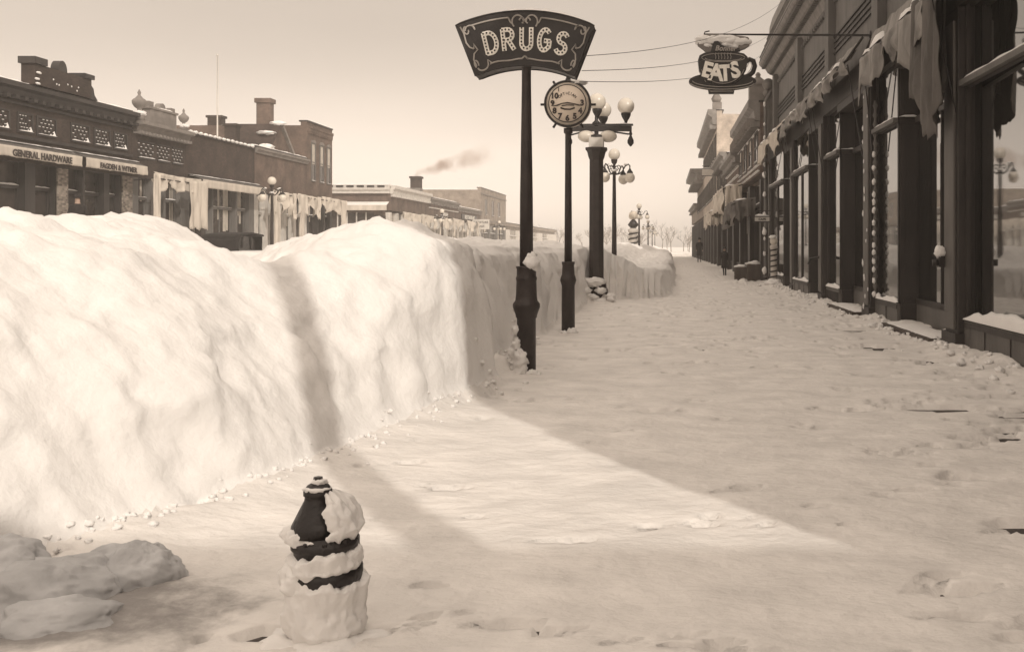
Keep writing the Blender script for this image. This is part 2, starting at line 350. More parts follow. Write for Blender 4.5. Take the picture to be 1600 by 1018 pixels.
fg = MB().box(-600, 600, 199.5, 1500, -.3, .1); tag(fg.build('far_snow_field', 'snow'), kind='structure')
bg_ = MB().box(-80, 60, -120, -3.9, -.3, .05); tag(bg_.build('cross_street_snow', 'snow_ground'), kind='structure')

# ---------------------------------------------------------------- shop front and building builders
def drape(mb, a, b, lenf, fold=.06, nf=8, out=(1, 0, 0), nu=60, nv=14, sag=0.0, seed=0, thick=.012):
    """hanging cloth between points a and b; lenf(t) gives the hanging length; both sides modelled"""
    a = Vector(a); b = Vector(b); out = Vector(out)
    front = []; back = []
    for j in range(nv+1):
        for i in range(nu+1):
            t = i/nu; q = j/nv; top = a.lerp(b, t); ln = lenf(t)
            n1 = noise.fractal(Vector((t*nf*.9+seed*5, q*1.1, seed)), 1, 2, 3)
            f = fold*(math.sin(t*nf*math.pi+2.2*n1)*(.35+.65*q)+.8*n1)
            p = top+out*(f+.02)+Vector((0, 0, -ln*q-sag*math.sin(math.pi*t)))
            front.append(p+out*thick); back.append(p)
    W_ = nu+1; n = len(front); fs = []
    for j in range(nv):
        for i in range(nu):
            k = j*W_+i; fs.append((k, k+1, k+W_+1, k+W_)); fs.append((n+k, n+k+W_, n+k+W_+1, n+k+1))
    for i in range(nu):
        k = nv*W_+i; fs.append((k, k+1, n+k+1, n+k)); fs.append((i, n+i, n+i+1, i+1))
    mb.add(front+back, fs, True); return mb
def ragged(base, amp, seed, freq=6, gaps=()):
    def f(t):
        v = base+amp*noise.fractal(Vector((t*freq, seed*3.3, 0)), 1, 2, 4)+amp*.35*noise.noise(Vector((t*freq*6, seed, 9)))
        for (c, w_, k) in gaps: v *= 1-k*math.exp(-((t-c)/w_)**2)
        return max(.04, v)
    return f
def snow_strip(mb, x0, x1, y0, y1, z, h=.06, seed=0):
    """lumpy snow lying on a ledge"""
    lx, ly = abs(x1-x0), abs(y1-y0); along = 'y' if ly > lx else 'x'; n = max(4, int(max(lx, ly)/.18)); vs = []; fs = []
    n = min(n, 120)
    for i in range(n+1):
        t = i/n; k = max(.12, .75+.7*noise.fractal(Vector((t*n*.35+seed, seed*2.7, 0)), 1, 2, 3))*(0.25 if i in (0, n) else 1)
        for q, hh in ((0, 0), (.12, .7), (.5, 1), (.88, .7), (1, 0)):
            if along == 'y': vs.append((x0+(x1-x0)*q, y0+(y1-y0)*t, z-.004+h*hh*k))
            else: vs.append((x0+(x1-x0)*t, y0+(y1-y0)*q, z-.004+h*hh*k))
    for i in range(n):
        for q in range(4): k = i*5+q; fs.append((k, k+1, k+6, k+5))
    mb.add(vs, fs, True); return mb
def window_part(root, X, y0, y1, z0, z1, arch=False, frame='trim_dark', glass='glass_far', snow=True, blind=0, mull=True):
    g = MB().box(X(-.03), X(.012), y0, y1, z0, z1).build('window', glass, root)
    f = MB(); t = .07
    f.box(X(-.02), X(.06), y0-t, y0, z0-t, z1+t).box(X(-.02), X(.06), y1, y1+t, z0-t, z1+t)
    f.box(X(-.02), X(.06), y0, y1, z1, z1+t).box(X(-.02), X(.06), y0, y1, z0-t, z0)
    if mull: f.box(X(.013), X(.04), y0, y1, (z0+z1)/2-.03, (z0+z1)/2+.03)
    f.build('window_frame', frame, g)
    if arch:
        m = (y0+y1)/2; r = (y1-y0)/2+.07
        pts = [(m+r*math.cos(a), z1+.072+.55*r*math.sin(a)) for a in [math.pi*i/10 for i in range(11)]]
        MB().prism(pts, 'x', X(-.02), X(.09)).build('window_arch', 'stone', g, recalc=True)
    if blind: MB().box(X(.0125), X(.017), y0+.03, y1-.03, z1-(z1-z0)*blind, z1-.01).build('blind', 'blind', g)
    if snow: snow_strip(MB(), X(.0), X(.13), y0-.08, y1+.08, z0-.02, .07, y0).build('snow_ledge', 'snow', g)
    return g
def shopfront(root, X, y0, y1, opens, top=4.75, bar=3.84, kick=.55, frame='trim_dark', seed=0, blinds=(), glass='glass_far'):
    """opens: list of (a, b) openings; what is between them is posts"""
    k = 0
    for (a, b) in opens:
        g = MB().box(X(-.42), X(-.36), a, b, kick, top).build('shop_window', glass, root)
        f = MB().box(X(-.36), X(-.26), a, a+.07, kick, top).box(X(-.36), X(-.26), b-.07, b, kick, top)
        f.box(X(-.36), X(-.2), a+.07, b-.07, bar-.08, bar+.05).box(X(-.36), X(-.2), a+.07, b-.07, kick, kick+.08)
        n = max(1, int(round((b-a)/1.3)))
        for i in range(1, n): q = a+(b-a)*i/n; f.box(X(-.358), X(-.30), q-.025, q+.025, kick+.08, bar-.08)
        f.build('window_frame', frame, g)
        MB().box(X(-.42), X(-.28), a, b, 0, kick-.003).build('kick_panel', 'kick', root)
        snow_strip(MB(), X(-.36), X(-.17), a+.07, b-.07, bar+.05, .07, seed+k).build('snow_ledge', 'snow', g)
        if k in blinds:
            bm_ = MB(); rr = random.Random(seed*10+k)
            q = a+.1
            while q < b-.2:
                w_ = rr.uniform(.12, .4)
                if rr.random() < .62: bm_.box(X(-.3595), X(-.35), q, min(q+w_, b-.08), bar+rr.uniform(-1.9, .1), top-.05)
                q += w_+rr.uniform(.03, .2)
            if bm_.v: bm_.build('window_blind', 'blind', g)
        k += 1
    edges = [y0]+[e for o in opens for e in o]+[y1]
    for i in range(0, len(edges), 2):
        if edges[i+1]-edges[i] > .05:
            MB().box(X(-.42), X(-.02), edges[i]+.002, edges[i+1]-.002, 0, top).build('pier', frame, root)
def building(name, label, xf, s, y0, y1, H, depth, wallm, group='store buildings on the far side of the street', split=4.75, cap='trim_dark', snow=True):
    X = FX(xf, s)
    root = thing(name, label, 'building', (xf, y0, 0), group)
    MB().box(X(-.43), X(-depth), y0+.004, y1-.004, 0, H-.25).build('body', wallm, root)
    MB().box(X(-.426), X(0), y0, y1, split, H).build('wall', wallm, root)
    MB().box(X(-.55), X(.06), y0, y1, H+.001, H+.10).build('coping', cap, root)
    if snow: snow_strip(MB(), X(-.55), X(.05), y0+.05, y1-.05, H+.10, .11, y0).build('roof_snow', 'snow', root)
    snow_strip(MB(), X(-.6), X(-depth+.1), y0+.1, y1-.1, H-.25, .18, y0).build('flat_roof_snow', 'snow', root)
    return root, X
def cornice(root, X, y0, y1, z, h=.5, out=.35, m='cornice', dent=.3, name='cornice', den_m=None):
    mb = MB(); mb.prism([(X(.003), z), (X(out*.45), z+.02), (X(out*.55), z+h*.5), (X(out), z+h*.65), (X(out), z+h), (X(.003), z+h)], 'y', y0, y1)
    q = y0+.1
    while q < y1-.1 and dent: mb.box(X(.004), X(out*.8), q, q+dent*.42, z-h*.28, z-.002); q += dent
    return mb.build(name, m, root, recalc=True)
def valance(name, label, X, y0, y1, z, h, text='', group='shop awnings across the street', m='canvas', seed=0, out=.75, tsize=.3, ragg=.04):
    r = thing(name, label, 'awning', (X(out), y0, z), group)
    sl = MB(); sl.add([(X(.02), y0, z+.32), (X(.02), y1, z+.32), (X(out), y1, z+.02), (X(out), y0, z+.02), (X(.02), y0, z+.35), (X(.02), y1, z+.35), (X(out), y1, z+.05), (X(out), y0, z+.05)],
           [(0, 1, 2, 3), (4, 7, 6, 5), (0, 3, 7, 4), (1, 5, 6, 2), (2, 6, 7, 3), (0, 4, 5, 1)]); sl.build('awning_top', 'canvas_dark', r)
    sg = X(1)-X(0)
    drape(MB(), (X(out), y0, z+.04), (X(out), y1, z+.04), ragged(h, ragg, seed, 9), .012, 14, (sg, 0, 0), 90, 5, seed=seed).build('valance', m, r)
    snow_strip(MB(), X(.05), X(out*.6), y0, y1, z+.24, .06, seed).build('snow_ridge', 'snow', r)
    if text:
        wd = y1-y0
        # seen from the street: text runs with +Y on the left side of the street
        t = MB().text(text, lambda a, b, c: (X(out+.06+c), (y0+y1)/2+a*sg, z-h*.78+b), tsize, .012, .006)
        t.build('lettering', 'ink', r)
    return r
def globe_lamp_top(): pass

# ================================================================ LEFT SIDE
GL = 'store buildings on the far side of the street'
# L1 dark brick double store with pediment
r, X = building('store_building', 'long dark brick one-storey store with a raised pediment block, nearest across the street', -24, 1, 22, 43.3, 7.62, 22, 'brick_dark', GL)
cornice(r, X, 22, 43.28, 7.15, .45, .42, 'trim_dark', .5)
MB().box(X(.003), X(.10), 22, 43.28, 6.86, 6.95).box(X(.003), X(.08), 22, 43.28, 5.62, 5.74).build('string_course', 'trim_dark', r)
for (a, b) in ((23, 24.5), (25, 26.6), (28.8, 30.2), (30.5, 31.7), (33.9, 35.2), (35.6, 36.5), (36.7, 37.9), (38.8, 40.1), (40.4, 41.6), (41.85, 42.9)):
    p = MB(); p.box(X(.003), X(.05), a, b, 5.85, 5.92).box(X(.003), X(.05), a, b, 6.55, 6.62).box(X(.003), X(.05), a, a+.08, 5.92, 6.55).box(X(.003), X(.05), b-.08, b, 5.92, 6.55)
    for i in range(8):
        q = a+.12+(b-a-.3)*i/8
        for j in range(4): 
            if (i+j) % 2: p.box(X(.003), X(.035), q, q+(b-a)/10, 5.95+j*.145, 6.05+j*.145)
    o = p.build('frieze_panel', 'trim_dark', r)
    sp = MB(); snow_strip(sp, X(.0), X(.09), a+.05, b-.02, 5.92, .05, a)
    sp.add([(X(.01), b-.1, 5.93), (X(.08), b-.1, 5.93), (X(.01), b-.42, 5.93), (X(.01), b-.1, 6.13)], [(0, 1, 2), (0, 3, 1), (1, 3, 2), (0, 2, 3)])
    for i in range(8):
        for j in range(4):
            if (i+j) % 2 and random.random() < .8: sp.box(X(.02), X(.05), a+.13+(b-a-.3)*i/8, a+.13+(b-a-.3)*i/8+(b-a)/16, 6.051+j*.145, 6.075+j*.145)
    sp.build('panel_snow', 'snow', o)
pe = MB().box(X(-.30), X(.22), 36.3, 39.9, 7.73, 8.52).build('pediment', 'brick_dark', r)
MB().box(X(-.36), X(.3), 36.2, 36.95, 8.521, 8.78).build('pediment_cap', 'trim_dark', pe); MB().box(X(-.36), X(.3), 39.3, 40.0, 8.521, 8.70).build('pediment_cap', 'trim_dark', pe)
MB().prism([(38.0+.28*math.cos(a), 8.521+.42*math.sin(a)) for a in [math.pi*i/12 for i in range(13)]], 'x', X(-.1), X(.22)).build('pediment_crest', 'trim_dark', pe, recalc=True)
MB().prism([(40.0, 7.73), (40.55, 7.73), (40.32, 7.95), (40.25, 8.2), (40.05, 8.35), (39.91, 8.5), (39.91, 7.73)], 'x', X(-.2), X(.1)).build('pediment_scroll', 'trim_dark', pe, recalc=True)
sp = MB(); 
for (q, z) in ((36.5, 8.2), (36.4, 7.95), (36.45, 7.78)): sp.lump((X(.25), q, z), .09, (.6, 1.4, .5), .2, 2, q)
for (q, z) in ((37.4, 8.1), (37.6, 7.95), (37.75, 7.94), (38.3, 8.05), (38.55, 8.02), (38.9, 7.9), (39.0, 8.05)): sp.lump((X(.23), q, z), .035, (.6, 1, 1), .2, 2, q, 8, 6)
snow_strip(sp, X(-.2), X(.25), 36.3, 36.8, 8.785, .05, 3)
sp.build('pediment_snow', 'snow', pe)
shopfront(r, X, 22, 43.3, [(23, 26.4), (26.8, 27.9), (28.8, 31.6), (32.0, 33.1), (34.3, 36.1), (36.7, 37.9), (38.7, 39.7), (39.85, 41.2), (41.6, 42.4)], 5.15, 3.84, .55, 'trim_dark', 1, ())
MB().box(X(.0), X(.06), 42.5, 43.28, .0, 4.74).box(X(.0), X(.06), 37.95, 38.6, 0, 4.7).build('brick_pier', 'quoin', r)
for (a, b, t, lab, sd_) in ((28.6, 33.3, '', 'plain pale awning valance at the near end of the dark brick store', 1), (33.5, 38.35, 'GENERAL HARDWARE', 'long pale awning valance lettered general hardware', 2), (38.6, 43.2, 'FAGDEN & WITMER', 'cream awning valance with two names in dark letters on the dark brick store', 3)):
    valance('awning', lab, X, a, b, 5.15, .40, t, seed=sd_, tsize=.34 if sd_ == 2 else .31)
# L2 narrow store with urns
r, X = building('store_building', 'narrow dark brick store with two roof urns and a crest between them', -24, 1, 43.32, 48.2, 7.2, 20, 'brick_dark', GL)
cornice(r, X, 43.34, 48.18, 6.85, .45, .5, 'stone', .32)
cr_ = MB().box(X(-.2), X(.2), 44.5, 46.9, 7.3, 8.0).box(X(-.22), X(.25), 44.4, 47.0, 8.0, 8.1).build('crest', 'stone', r)
MB().prism([(45.7+.3*math.cos(a), 8.101+.3*math.sin(a)) for a in [math.pi*i/10 for i in range(11)]], 'x', X(-.1), X(.15)).build('crest_knob', 'stone', cr_, recalc=True)
MB().box(X(-.1), X(.15), 44.5, 44.9, 8.101, 8.35).build('crest_knob', 'stone', cr_); MB().box(X(-.1), X(.15), 46.5, 46.85, 8.101, 8.3).build('crest_knob', 'stone', cr_)
snow_strip(MB(), X(-.2), X(.25), 44.9, 46.5, 8.1, .07, 5).build('crest_snow', 'snow', cr_)
for q, zz, k in ((43.75, 7.3, 1.0), (47.8, 7.3, .8)):
    u = MB().lathe([(.24*k, zz), (.24*k, zz+.35*k), (.1*k, zz+.4*k), (.08*k, zz+.55*k), (.22*k, zz+.66*k), (.30*k, zz+.8*k), (.31*k, zz+.92*k), (.25*k, zz+1.0*k), (.17*k, zz+1.05*k), (.05*k, zz+1.2*k), (.08*k, zz+1.3*k), (.02*k, zz+1.45*k)], (X(.1), q, 0), 14).build('urn', 'stone', r)
    MB().lump((X(.15), q, zz+.36*k), .2*k, (1.3, 1.3, .6), .2, 2, q).build('urn_snow', 'snow', u)
for (a, b) in ((43.8, 45.2), (45.45, 46.6), (46.85, 47.85)):
    p = MB()
    for i in range(7):
        for j in range(4):
            if (i+j) % 2: p.box(X(.003), X(.04), a+(b-a)*i/7, a+(b-a)*(i+.75)/7, 5.75+j*.15, 5.86+j*.15)
    p.box(X(.003), X(.05), a, b, 5.62, 5.7).box(X(.003), X(.05), a, b, 6.4, 6.46)
    o = p.build('frieze_panel', 'trim_dark', r)
    sp = MB(); snow_strip(sp, X(.0), X(.09), a, b, 5.70, .05, a)
    for i in range(7):
        for j in range(4):
            if (i+j) % 2: sp.box(X(.01), X(.05), a+(b-a)*i/7, a+(b-a)*(i+.45)/7, 5.861+j*.15, 5.885+j*.15)
    sp.build('panel_snow', 'snow', o)
shopfront(r, X, 43.3, 48.2, [(43.9, 45.0), (45.3, 46.1), (46.3, 47.7)], 4.9, 3.84, .55, 'trim_grey', 4, (0, 2))
a_ = thing('awning', 'torn cream awning in swags over the narrow store with urns', 'awning', (X(.8), 43.4, 4.4), 'shop awnings across the street')
MB().tube([(X(0), 43.5, 4.6), (X(.9), 43.5, 4.7), (X(.9), 48.0, 4.7), (X(0), 48.0, 4.6)], .03, 6).build('awning_frame', 'iron', a_)
drape(MB(), (X(.85), 43.5, 5.0), (X(.85), 48.0, 4.95), lambda t: .35+.45*abs(math.sin(t*3.1*math.pi))+.1*noise.noise(Vector((t*20, 0, 0))), .12, 11, (1, 0, 0), 90, 10, .05, 3).build('swag', 'canvas', a_)
drape(MB(), (X(.95), 43.35, 4.9), (X(.95), 43.9, 4.9), ragged(2.6, .5, 4, 4), .05, 4, (1, 0, 0), 20, 16, seed=8).build('hanging_strip', 'canvas', a_)
drape(MB(), (X(.95), 46.6, 4.8), (X(.95), 48.5, 4.9), ragged(2.3, .35, 6, 3), .07, 5, (1, 0, 0), 30, 16, seed=9).build('hanging_strip', 'canvas', a_)
# L3 shingled front
r, X = building('store_building', 'one-storey store with a dark shingled upper wall and white awning band', -24, 1, 48.22, 56.3, 7.3, 20, 'shingle', GL)
sp = MB(); q = 48.5
while q < 56.2: sp.lump((X(.12), q, 7.42), .12, (.8, 1.4, .6), .3, 2, q, 10, 8); q += .52
sp.build('parapet_snow', 'snow', r)
shopfront(r, X, 48.2, 56.3, [(48.6, 49.0), (49.2, 51.1), (51.2, 53.9), (54.1, 55.6)], 4.9, 3.7, .6, 'trim_grey', 7, (0, 2, 3))
valance('awning', 'plain white awning band below the dark shingled wall', X, 48.4, 56.1, 4.95, .42, seed=7, ragg=.01)
# L4 grey brick with gable
r, X = building('store_building', 'grey brick one-storey store with draped cream awnings, left of the two-storey block', -24, 1, 56.32, 64.58, 7.45, 20, 'brick_mid', GL)
cornice(r, X, 56.34, 64.56, 7.1, .32, .25, 'stone', 0)
gb = MB().prism([(X(-1.6), 7.2), (X(1.0-1.6), 7.2), (X(-1.1), 7.2)], 'y', 59, 59.1)
gb = MB().prism([(59.2, 7.25), (63.4, 7.25), (61.3, 9.3)], 'x', X(-.5), X(-3.5)).build('gable', 'brick_mid', r, recalc=True)
mb = MB().add([(X(-.4), 59.0, 7.2), (X(-.4), 61.3, 9.42), (X(-3.6), 61.3, 9.42), (X(-3.6), 59.0, 7.2), (X(-.4), 59.15, 7.2), (X(-.4), 61.3, 9.30), (X(-3.6), 61.3, 9.3), (X(-3.6), 59.15, 7.2)], [(0, 3, 2, 1), (4, 5, 6, 7), (0, 1, 5, 4), (2, 3, 7, 6)]).build('gable_roof', 'shingle', gb)
mb = MB().lump((X(-.6), 61.3, 9.45), .3, (1.6, .8, .5), .3, 2, 1).lump((X(-1.0), 60.5, 8.75), .34, (1.6, 1.2, .4), .3, 2, 2).lump((X(-.6), 59.4, 7.75), .38, (1.2, 1.0, .5), .3, 2, 3); mb.build('gable_snow', 'snow', gb)
MB().box(X(-.45), X(-.3), 61.5, 63.7, 7.25, 7.4).add([(X(-.3), 61.3, 9.25), (X(-.3), 61.3, 9.5), (X(-.3), 63.8, 7.3), (X(-.3), 63.5, 7.3), (X(-.5), 61.3, 9.25), (X(-.5), 61.3, 9.5), (X(-.5), 63.8, 7.3), (X(-.5), 63.5, 7.3)], [(0, 3, 2, 1), (4, 5, 6, 7), (1, 2, 6, 5), (0, 4, 7, 3)]).build('gable_trim', 'stone', gb)
MB().box(X(-3.0), X(-2.3), 59.0, 59.6, 7.2, 9.0).box(X(-3.1), X(-2.2), 58.9, 59.7, 9.0, 9.15).build('chimney', 'brick_dark', r)
shopfront(r, X, 56.3, 64.6, [(56.9, 57.9), (58.3, 59.2), (59.5, 60.7), (61.1, 62.3), (62.7, 64.1)], 4.8, 3.6, .6, 'white_paint', 11, (0, 2, 3))
for (y0, y1, sd_, lb) in ((56.5, 60.2, 1, 'baggy cream awning with long side drapes behind the far street lamp'), (60.6, 64.4, 2, 'sagging cream awning beside the two-storey block')):
    a_ = thing('awning', lb, 'awning', (X(.8), y0, 4.4), 'shop awnings across the street')
    MB().tube([(X(0), y0+.1, 4.6), (X(.9), y0+.1, 4.75), (X(.9), y1-.1, 4.75), (X(0), y1-.1, 4.6)], .03, 6).build('awning_frame', 'iron', a_)
    drape(MB(), (X(.9), y0, 4.95), (X(.9), y1, 4.85), lambda t: .6+.75*abs(math.sin((t+.1*sd_)*2.6*math.pi)), .16, 7, (1, 0, 0), 70, 10, 0, sd_+20).build('swag', 'canvas', a_)
    drape(MB(), (X(.98), y0+.05, 4.9), (X(.98), y0+1.0, 4.9), ragged(3.6, .3, sd_+2, 4), .05, 4, (1, 0, 0), 20, 16, seed=sd_+8).build('hanging_strip', 'canvas', a_)
    drape(MB(), (X(.98), y1-.6, 4.9), (X(.98), y1, 4.9), ragged(1.5, .35, sd_+5, 3), .07, 4, (1, 0, 0), 20, 16, seed=sd_+9).build('hanging_strip', 'canvas', a_)
# L5 two storey
r, X = building('brick_block', 'two-storey brick block with three tall upper windows at the street corner', -24, 1, 64.6, 69.5, 10.0, 14, 'brick_mid', GL)
cornice(r, X, 64.62, 69.48, 9.35, .4, .12, 'brick_mid', .3)
for a in (65.4, 67.0, 68.4): window_part(r, X, a, a+.62, 6.1, 8.6, True, 'trim_grey', blind=.55)
MB().box(X(-2.6), X(-3.5), 64.8, 65.5, 9.76, 11.3).box(X(-2.5), X(-3.6), 64.7, 65.6, 11.3, 11.6).build('chimney', 'brick_mid', r)
MB().box(X(-5.9), X(-6.8), 64.8, 65.5, 9.76, 10.3).box(X(-5.8), X(-6.9), 64.75, 65.55, 10.3, 10.45).build('chimney', 'brick_dark', r)
shopfront(r, X, 64.6, 69.5, [(65.0, 66.6), (66.8, 67.8), (68.1, 69.1)], 4.8, 3.7, .6, 'trim_dark', 15, (0,))
a_ = thing('awning', 'cream awning scalloped in two bags on the corner block', 'awning', (X(.8), 64.8, 4.4), 'shop awnings across the street')
MB().tube([(X(0), 64.8, 4.6), (X(.9), 64.8, 4.75), (X(.9), 69.3, 4.75), (X(0), 69.3, 4.6)], .03, 6).build('awning_frame', 'iron', a_)
drape(MB(), (X(.9), 64.8, 5.0), (X(.9), 69.3, 4.9), lambda t: .45+.65*abs(math.sin(t*2*math.pi)), .14, 6, (1, 0, 0), 70, 10, 0, 31).build('swag', 'canvas', a_)
drape(MB(), (X(.98), 68.5, 4.9), (X(.98), 69.6, 4.9), ragged(2.9, .3, 7, 3), .07, 4, (1, 0, 0), 20, 16, seed=33).build('hanging_strip', 'canvas', a_)
# flagpole on the roofs
fp = thing('flagpole', 'tall thin pale flagpole rising behind the shingled store', 'flagpole', (-25.8, 55.5, 7.05))
MB().tube([(-25.8, 55.5, 7.0), (-25.8, 55.5, 12.6)], [.05, .025], 8).build('pole', 'white_paint', fp)
MB().sphere((-25.8, 55.5, 12.65), .07, 8, 6).build('finial', 'white_paint', fp)
# L6 corner building beyond the cross street
r, X = building('corner_store', 'pale-corniced brick store on the far corner of the cross street with a side awning', -24, 1, 84.3, 98, 6.75, 16, 'brick_mid', GL)
cornice(r, X, 84.3, 97.95, 6.2, .75, .45, 'white_paint', .8)
cs = MB().box(-24.0, -39, 83.86, 84.297, 6.55, 6.98).box(-24, -39, 84.0, 84.297, 6.25, 6.55); cs.build('side_cornice', 'white_paint', r)
sp = MB(); q = -38.5
while q < -24.2: sp.box(q, q+.62, 83.80, 83.857, 6.78, 6.93); q += .9
sp.build('side_cornice_gap', 'trim_dark', r); snow_strip(MB(), -39, -24, 83.8, 84.6, 6.98, .12, 6).build('side_roof_snow', 'snow', r)
for i in range(6):
    q = -30.2+i*.83; o = MB().box(q, q+.62, 84.22, 84.297, 2.9, 4.5).build('side_window', 'glass_far', r)
    MB().box(q-.10, q-.002, 84.16, 84.297, 2.8, 4.6).box(q-.1, q+.7, 84.16, 84.297, 2.5, 2.897).build('window_frame', 'white_paint', o)
o = MB().box(-25.2+.9-1.3, -24.4, 84.2, 84.297, .3, 4.3).build('side_door', 'glass_far', r)
MB().box(-29.9, -26.0, 84.19, 84.296, .4, 2.49).build('side_panel', 'blind', r)
a_ = thing('awning', 'straight white awning band along the side wall of the far corner store', 'awning', (-27, 83.6, 4.8), 'shop awnings across the street')
MB().box(-30.5, -24.1, 83.45, 83.5, 4.75, 5.2).build('valance', 'canvas', a_)
MB().add([(-30.5, 83.51, 5.2), (-24.1, 83.51, 5.2), (-24.1, 84.28, 5.5), (-30.5, 84.28, 5.5), (-30.5, 83.51, 5.23), (-24.1, 83.51, 5.23), (-24.1, 84.28, 5.53), (-30.5, 84.28, 5.53)], [(0, 1, 2, 3), (4, 7, 6, 5), (0, 4, 5, 1), (1, 5, 6, 2), (0, 3, 7, 4), (2, 6, 7, 3)]).build('awning_top', 'snow', a_)
shopfront(r, X, 84.3, 98, [(84.8, 86.6), (87, 89), (90, 91.5), (92.5, 94.5), (95, 97.4)], 4.6, 3.5, .6, 'white_paint', 21, (0, 1, 2, 3, 4))
MB().box(-30.7, -30.1, 84.5, 85.1, 6.5, 7.9).build('chimney', 'brick_dark', r)
def far_awnings(X, ylist, sd_, lbs):
    for i, (a, b) in enumerate(ylist):
        a_ = thing('awning', lbs[i], 'awning', (X(.8), a, 4.4), 'shop awnings across the street')
        drape(MB(), (X(.9), a, 4.7), (X(.9), b, 4.6), lambda t: .5+.8*abs(math.sin((t+i*.2)*2.2*math.pi)), .15, 6, (1, 0, 0), 50, 8, 0, sd_+i).build('swag', 'canvas', a_)
        drape(MB(), (X(.98), a, 4.6), (X(.98), a+.9, 4.6), ragged(1.9, .5, sd_+i, 3), .06, 3, (1, 0, 0), 14, 12, seed=sd_+i).build('hanging_strip', 'canvas', a_)
far_awnings(X, [(85, 91), (91.5, 97.5)], 41, ['rumpled cream awning at the corner of the cross street', 'bunched cream awning on the corniced corner store, second from the cross street'])
# L7 row
r, X = building('store_building', 'low pale brick store with a smoking chimney on its roof', -24, 1, 98.02, 112, 6.6, 16, 'brick_mid', GL)
cornice(r, X, 98.04, 111.9, 6.1, .5, .35, 'stone', 1.4)
MB().box(X(.003), X(.1), 98.1, 111.9, 5.55, 5.65).build('string_course', 'white_paint', r)
ch = MB().box(X(-1.0), X(-4.5), 98.4, 99.6, 6.35, 7.6).build('rooftop_shed', 'stone', r)
ch = MB().box(X(-1.0), X(-2.0), 98.5, 99.4, 7.61, 8.6).box(X(-.9), X(-2.1), 98.4, 99.5, 8.6, 8.8).build('chimney', 'brick_dark', r)
MB().box(X(.01), X(.08), 104, 106.5, 4.9, 5.3).build('wall_plaque', 'white_paint', r)
shopfront(r, X, 98, 112, [(98.6, 100.6), (101.2, 103), (103.6, 106), (107, 109), (109.6, 111.5)], 4.6, 3.5, .6, 'white_paint', 25, (0, 1, 2, 3, 4))
far_awnings(X, [(98.5, 104), (105, 111)], 51, ['crumpled cream awning under the smoking chimney', 'cream awning left of the restaurant signboard'])
r, X = building('store_building', 'low brick restaurant store beside the tall plain block far up the street', -24, 1, 112.02, 125.9, 6.2, 16, 'brick_mid', GL)
cornice(r, X, 112.04, 125.8, 5.8, .4, .3, 'stone', 1.4)
shopfront(r, X, 112, 126, [(112.6, 114.6), (115.2, 117.4), (118, 120), (121, 123), (123.6, 125.4)], 4.5, 3.4, .6, 'white_paint', 27, (0, 1, 2, 4))
far_awnings(X, [(112.4, 117), (118.5, 124)], 61, ['cream awning hanging in folds under the restaurant signboard', 'farthest cream awning before the tall plain block'])
sg = thing('signboard', 'long dark restaurant signboard with pale letters', 'sign', (X(.1), 114, 4.9))
MB().box(X(.05), X(.13), 113.6, 123.0, 4.85, 5.45).build('board', 'sign_dark', sg)
MB().text('RESTAURANT', lambda a, b, c: (X(.135+c), 118.3+a, 4.95+b), .62, .02, .008, spacing=1.75).build('lettering', 'sign_light', sg)
sg = thing('signboard', 'white projecting signboard with rows of dark letters near the tall plain block', 'sign', (X(1), 121, 4.0))
MB().box(X(.05), X(2.2), 120.0, 120.12, 3.75, 5.0).build('board', 'white_paint', sg)
MB().text('FURNITURE', lambda a, b, c: (X(1.12)+a, 119.995-c, 4.5+b), .36, .008, .006).text('RUGS', lambda a, b, c: (X(1.12)+a, 119.995-c, 4.0+b), .36, .008, .006).build('lettering', 'ink', sg)
# L8 tall plain block
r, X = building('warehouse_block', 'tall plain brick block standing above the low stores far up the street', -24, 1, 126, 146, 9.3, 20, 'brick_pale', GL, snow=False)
MB().box(X(.003), X(.12), 126, 145.9, 8.5, 8.65).box(X(.003), X(.1), 126, 145.9, 5.0, 5.12).build('string_course', 'stone', r)
for a in (129, 134, 139): window_part(r, X, a, a+1.2, 5.9, 7.9, False, 'trim_grey', mull=True)
shopfront(r, X, 126, 146, [(127, 132), (133, 138), (139, 144.5)], 4.5, 3.4, .6, 'trim_grey', 29, (0, 2))
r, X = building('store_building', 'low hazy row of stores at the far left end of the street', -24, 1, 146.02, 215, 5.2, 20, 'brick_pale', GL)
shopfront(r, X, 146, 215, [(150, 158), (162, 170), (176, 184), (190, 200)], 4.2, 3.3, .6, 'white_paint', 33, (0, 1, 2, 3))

# ================================================================ RIGHT SIDE
GR = 'buildings along the near sidewalk'
XF = 4.4; X = FX(XF, -1)
r = thing('corner_storefront', 'long grey storefront with big plate windows and heavy dentil cornice along the near sidewalk', 'building', (XF, 0, 0))
Y0, Y1 = -.3, 40.8
MB().box(5.7, 20, Y0+.01, Y1-.01, 0, 9.6).build('body', 'brick_grey', r)
MB().box(4.75, 5.695, Y0, Y1, 5.75, 9.2).build('wall', 'trim_grey', r, 'grey painted upper wall above the shop windows')
MB().box(4.42, 5.69, Y0+.002, Y1-.002, 5.2, 5.745).build('signboard_band', 'trim_dark', r)
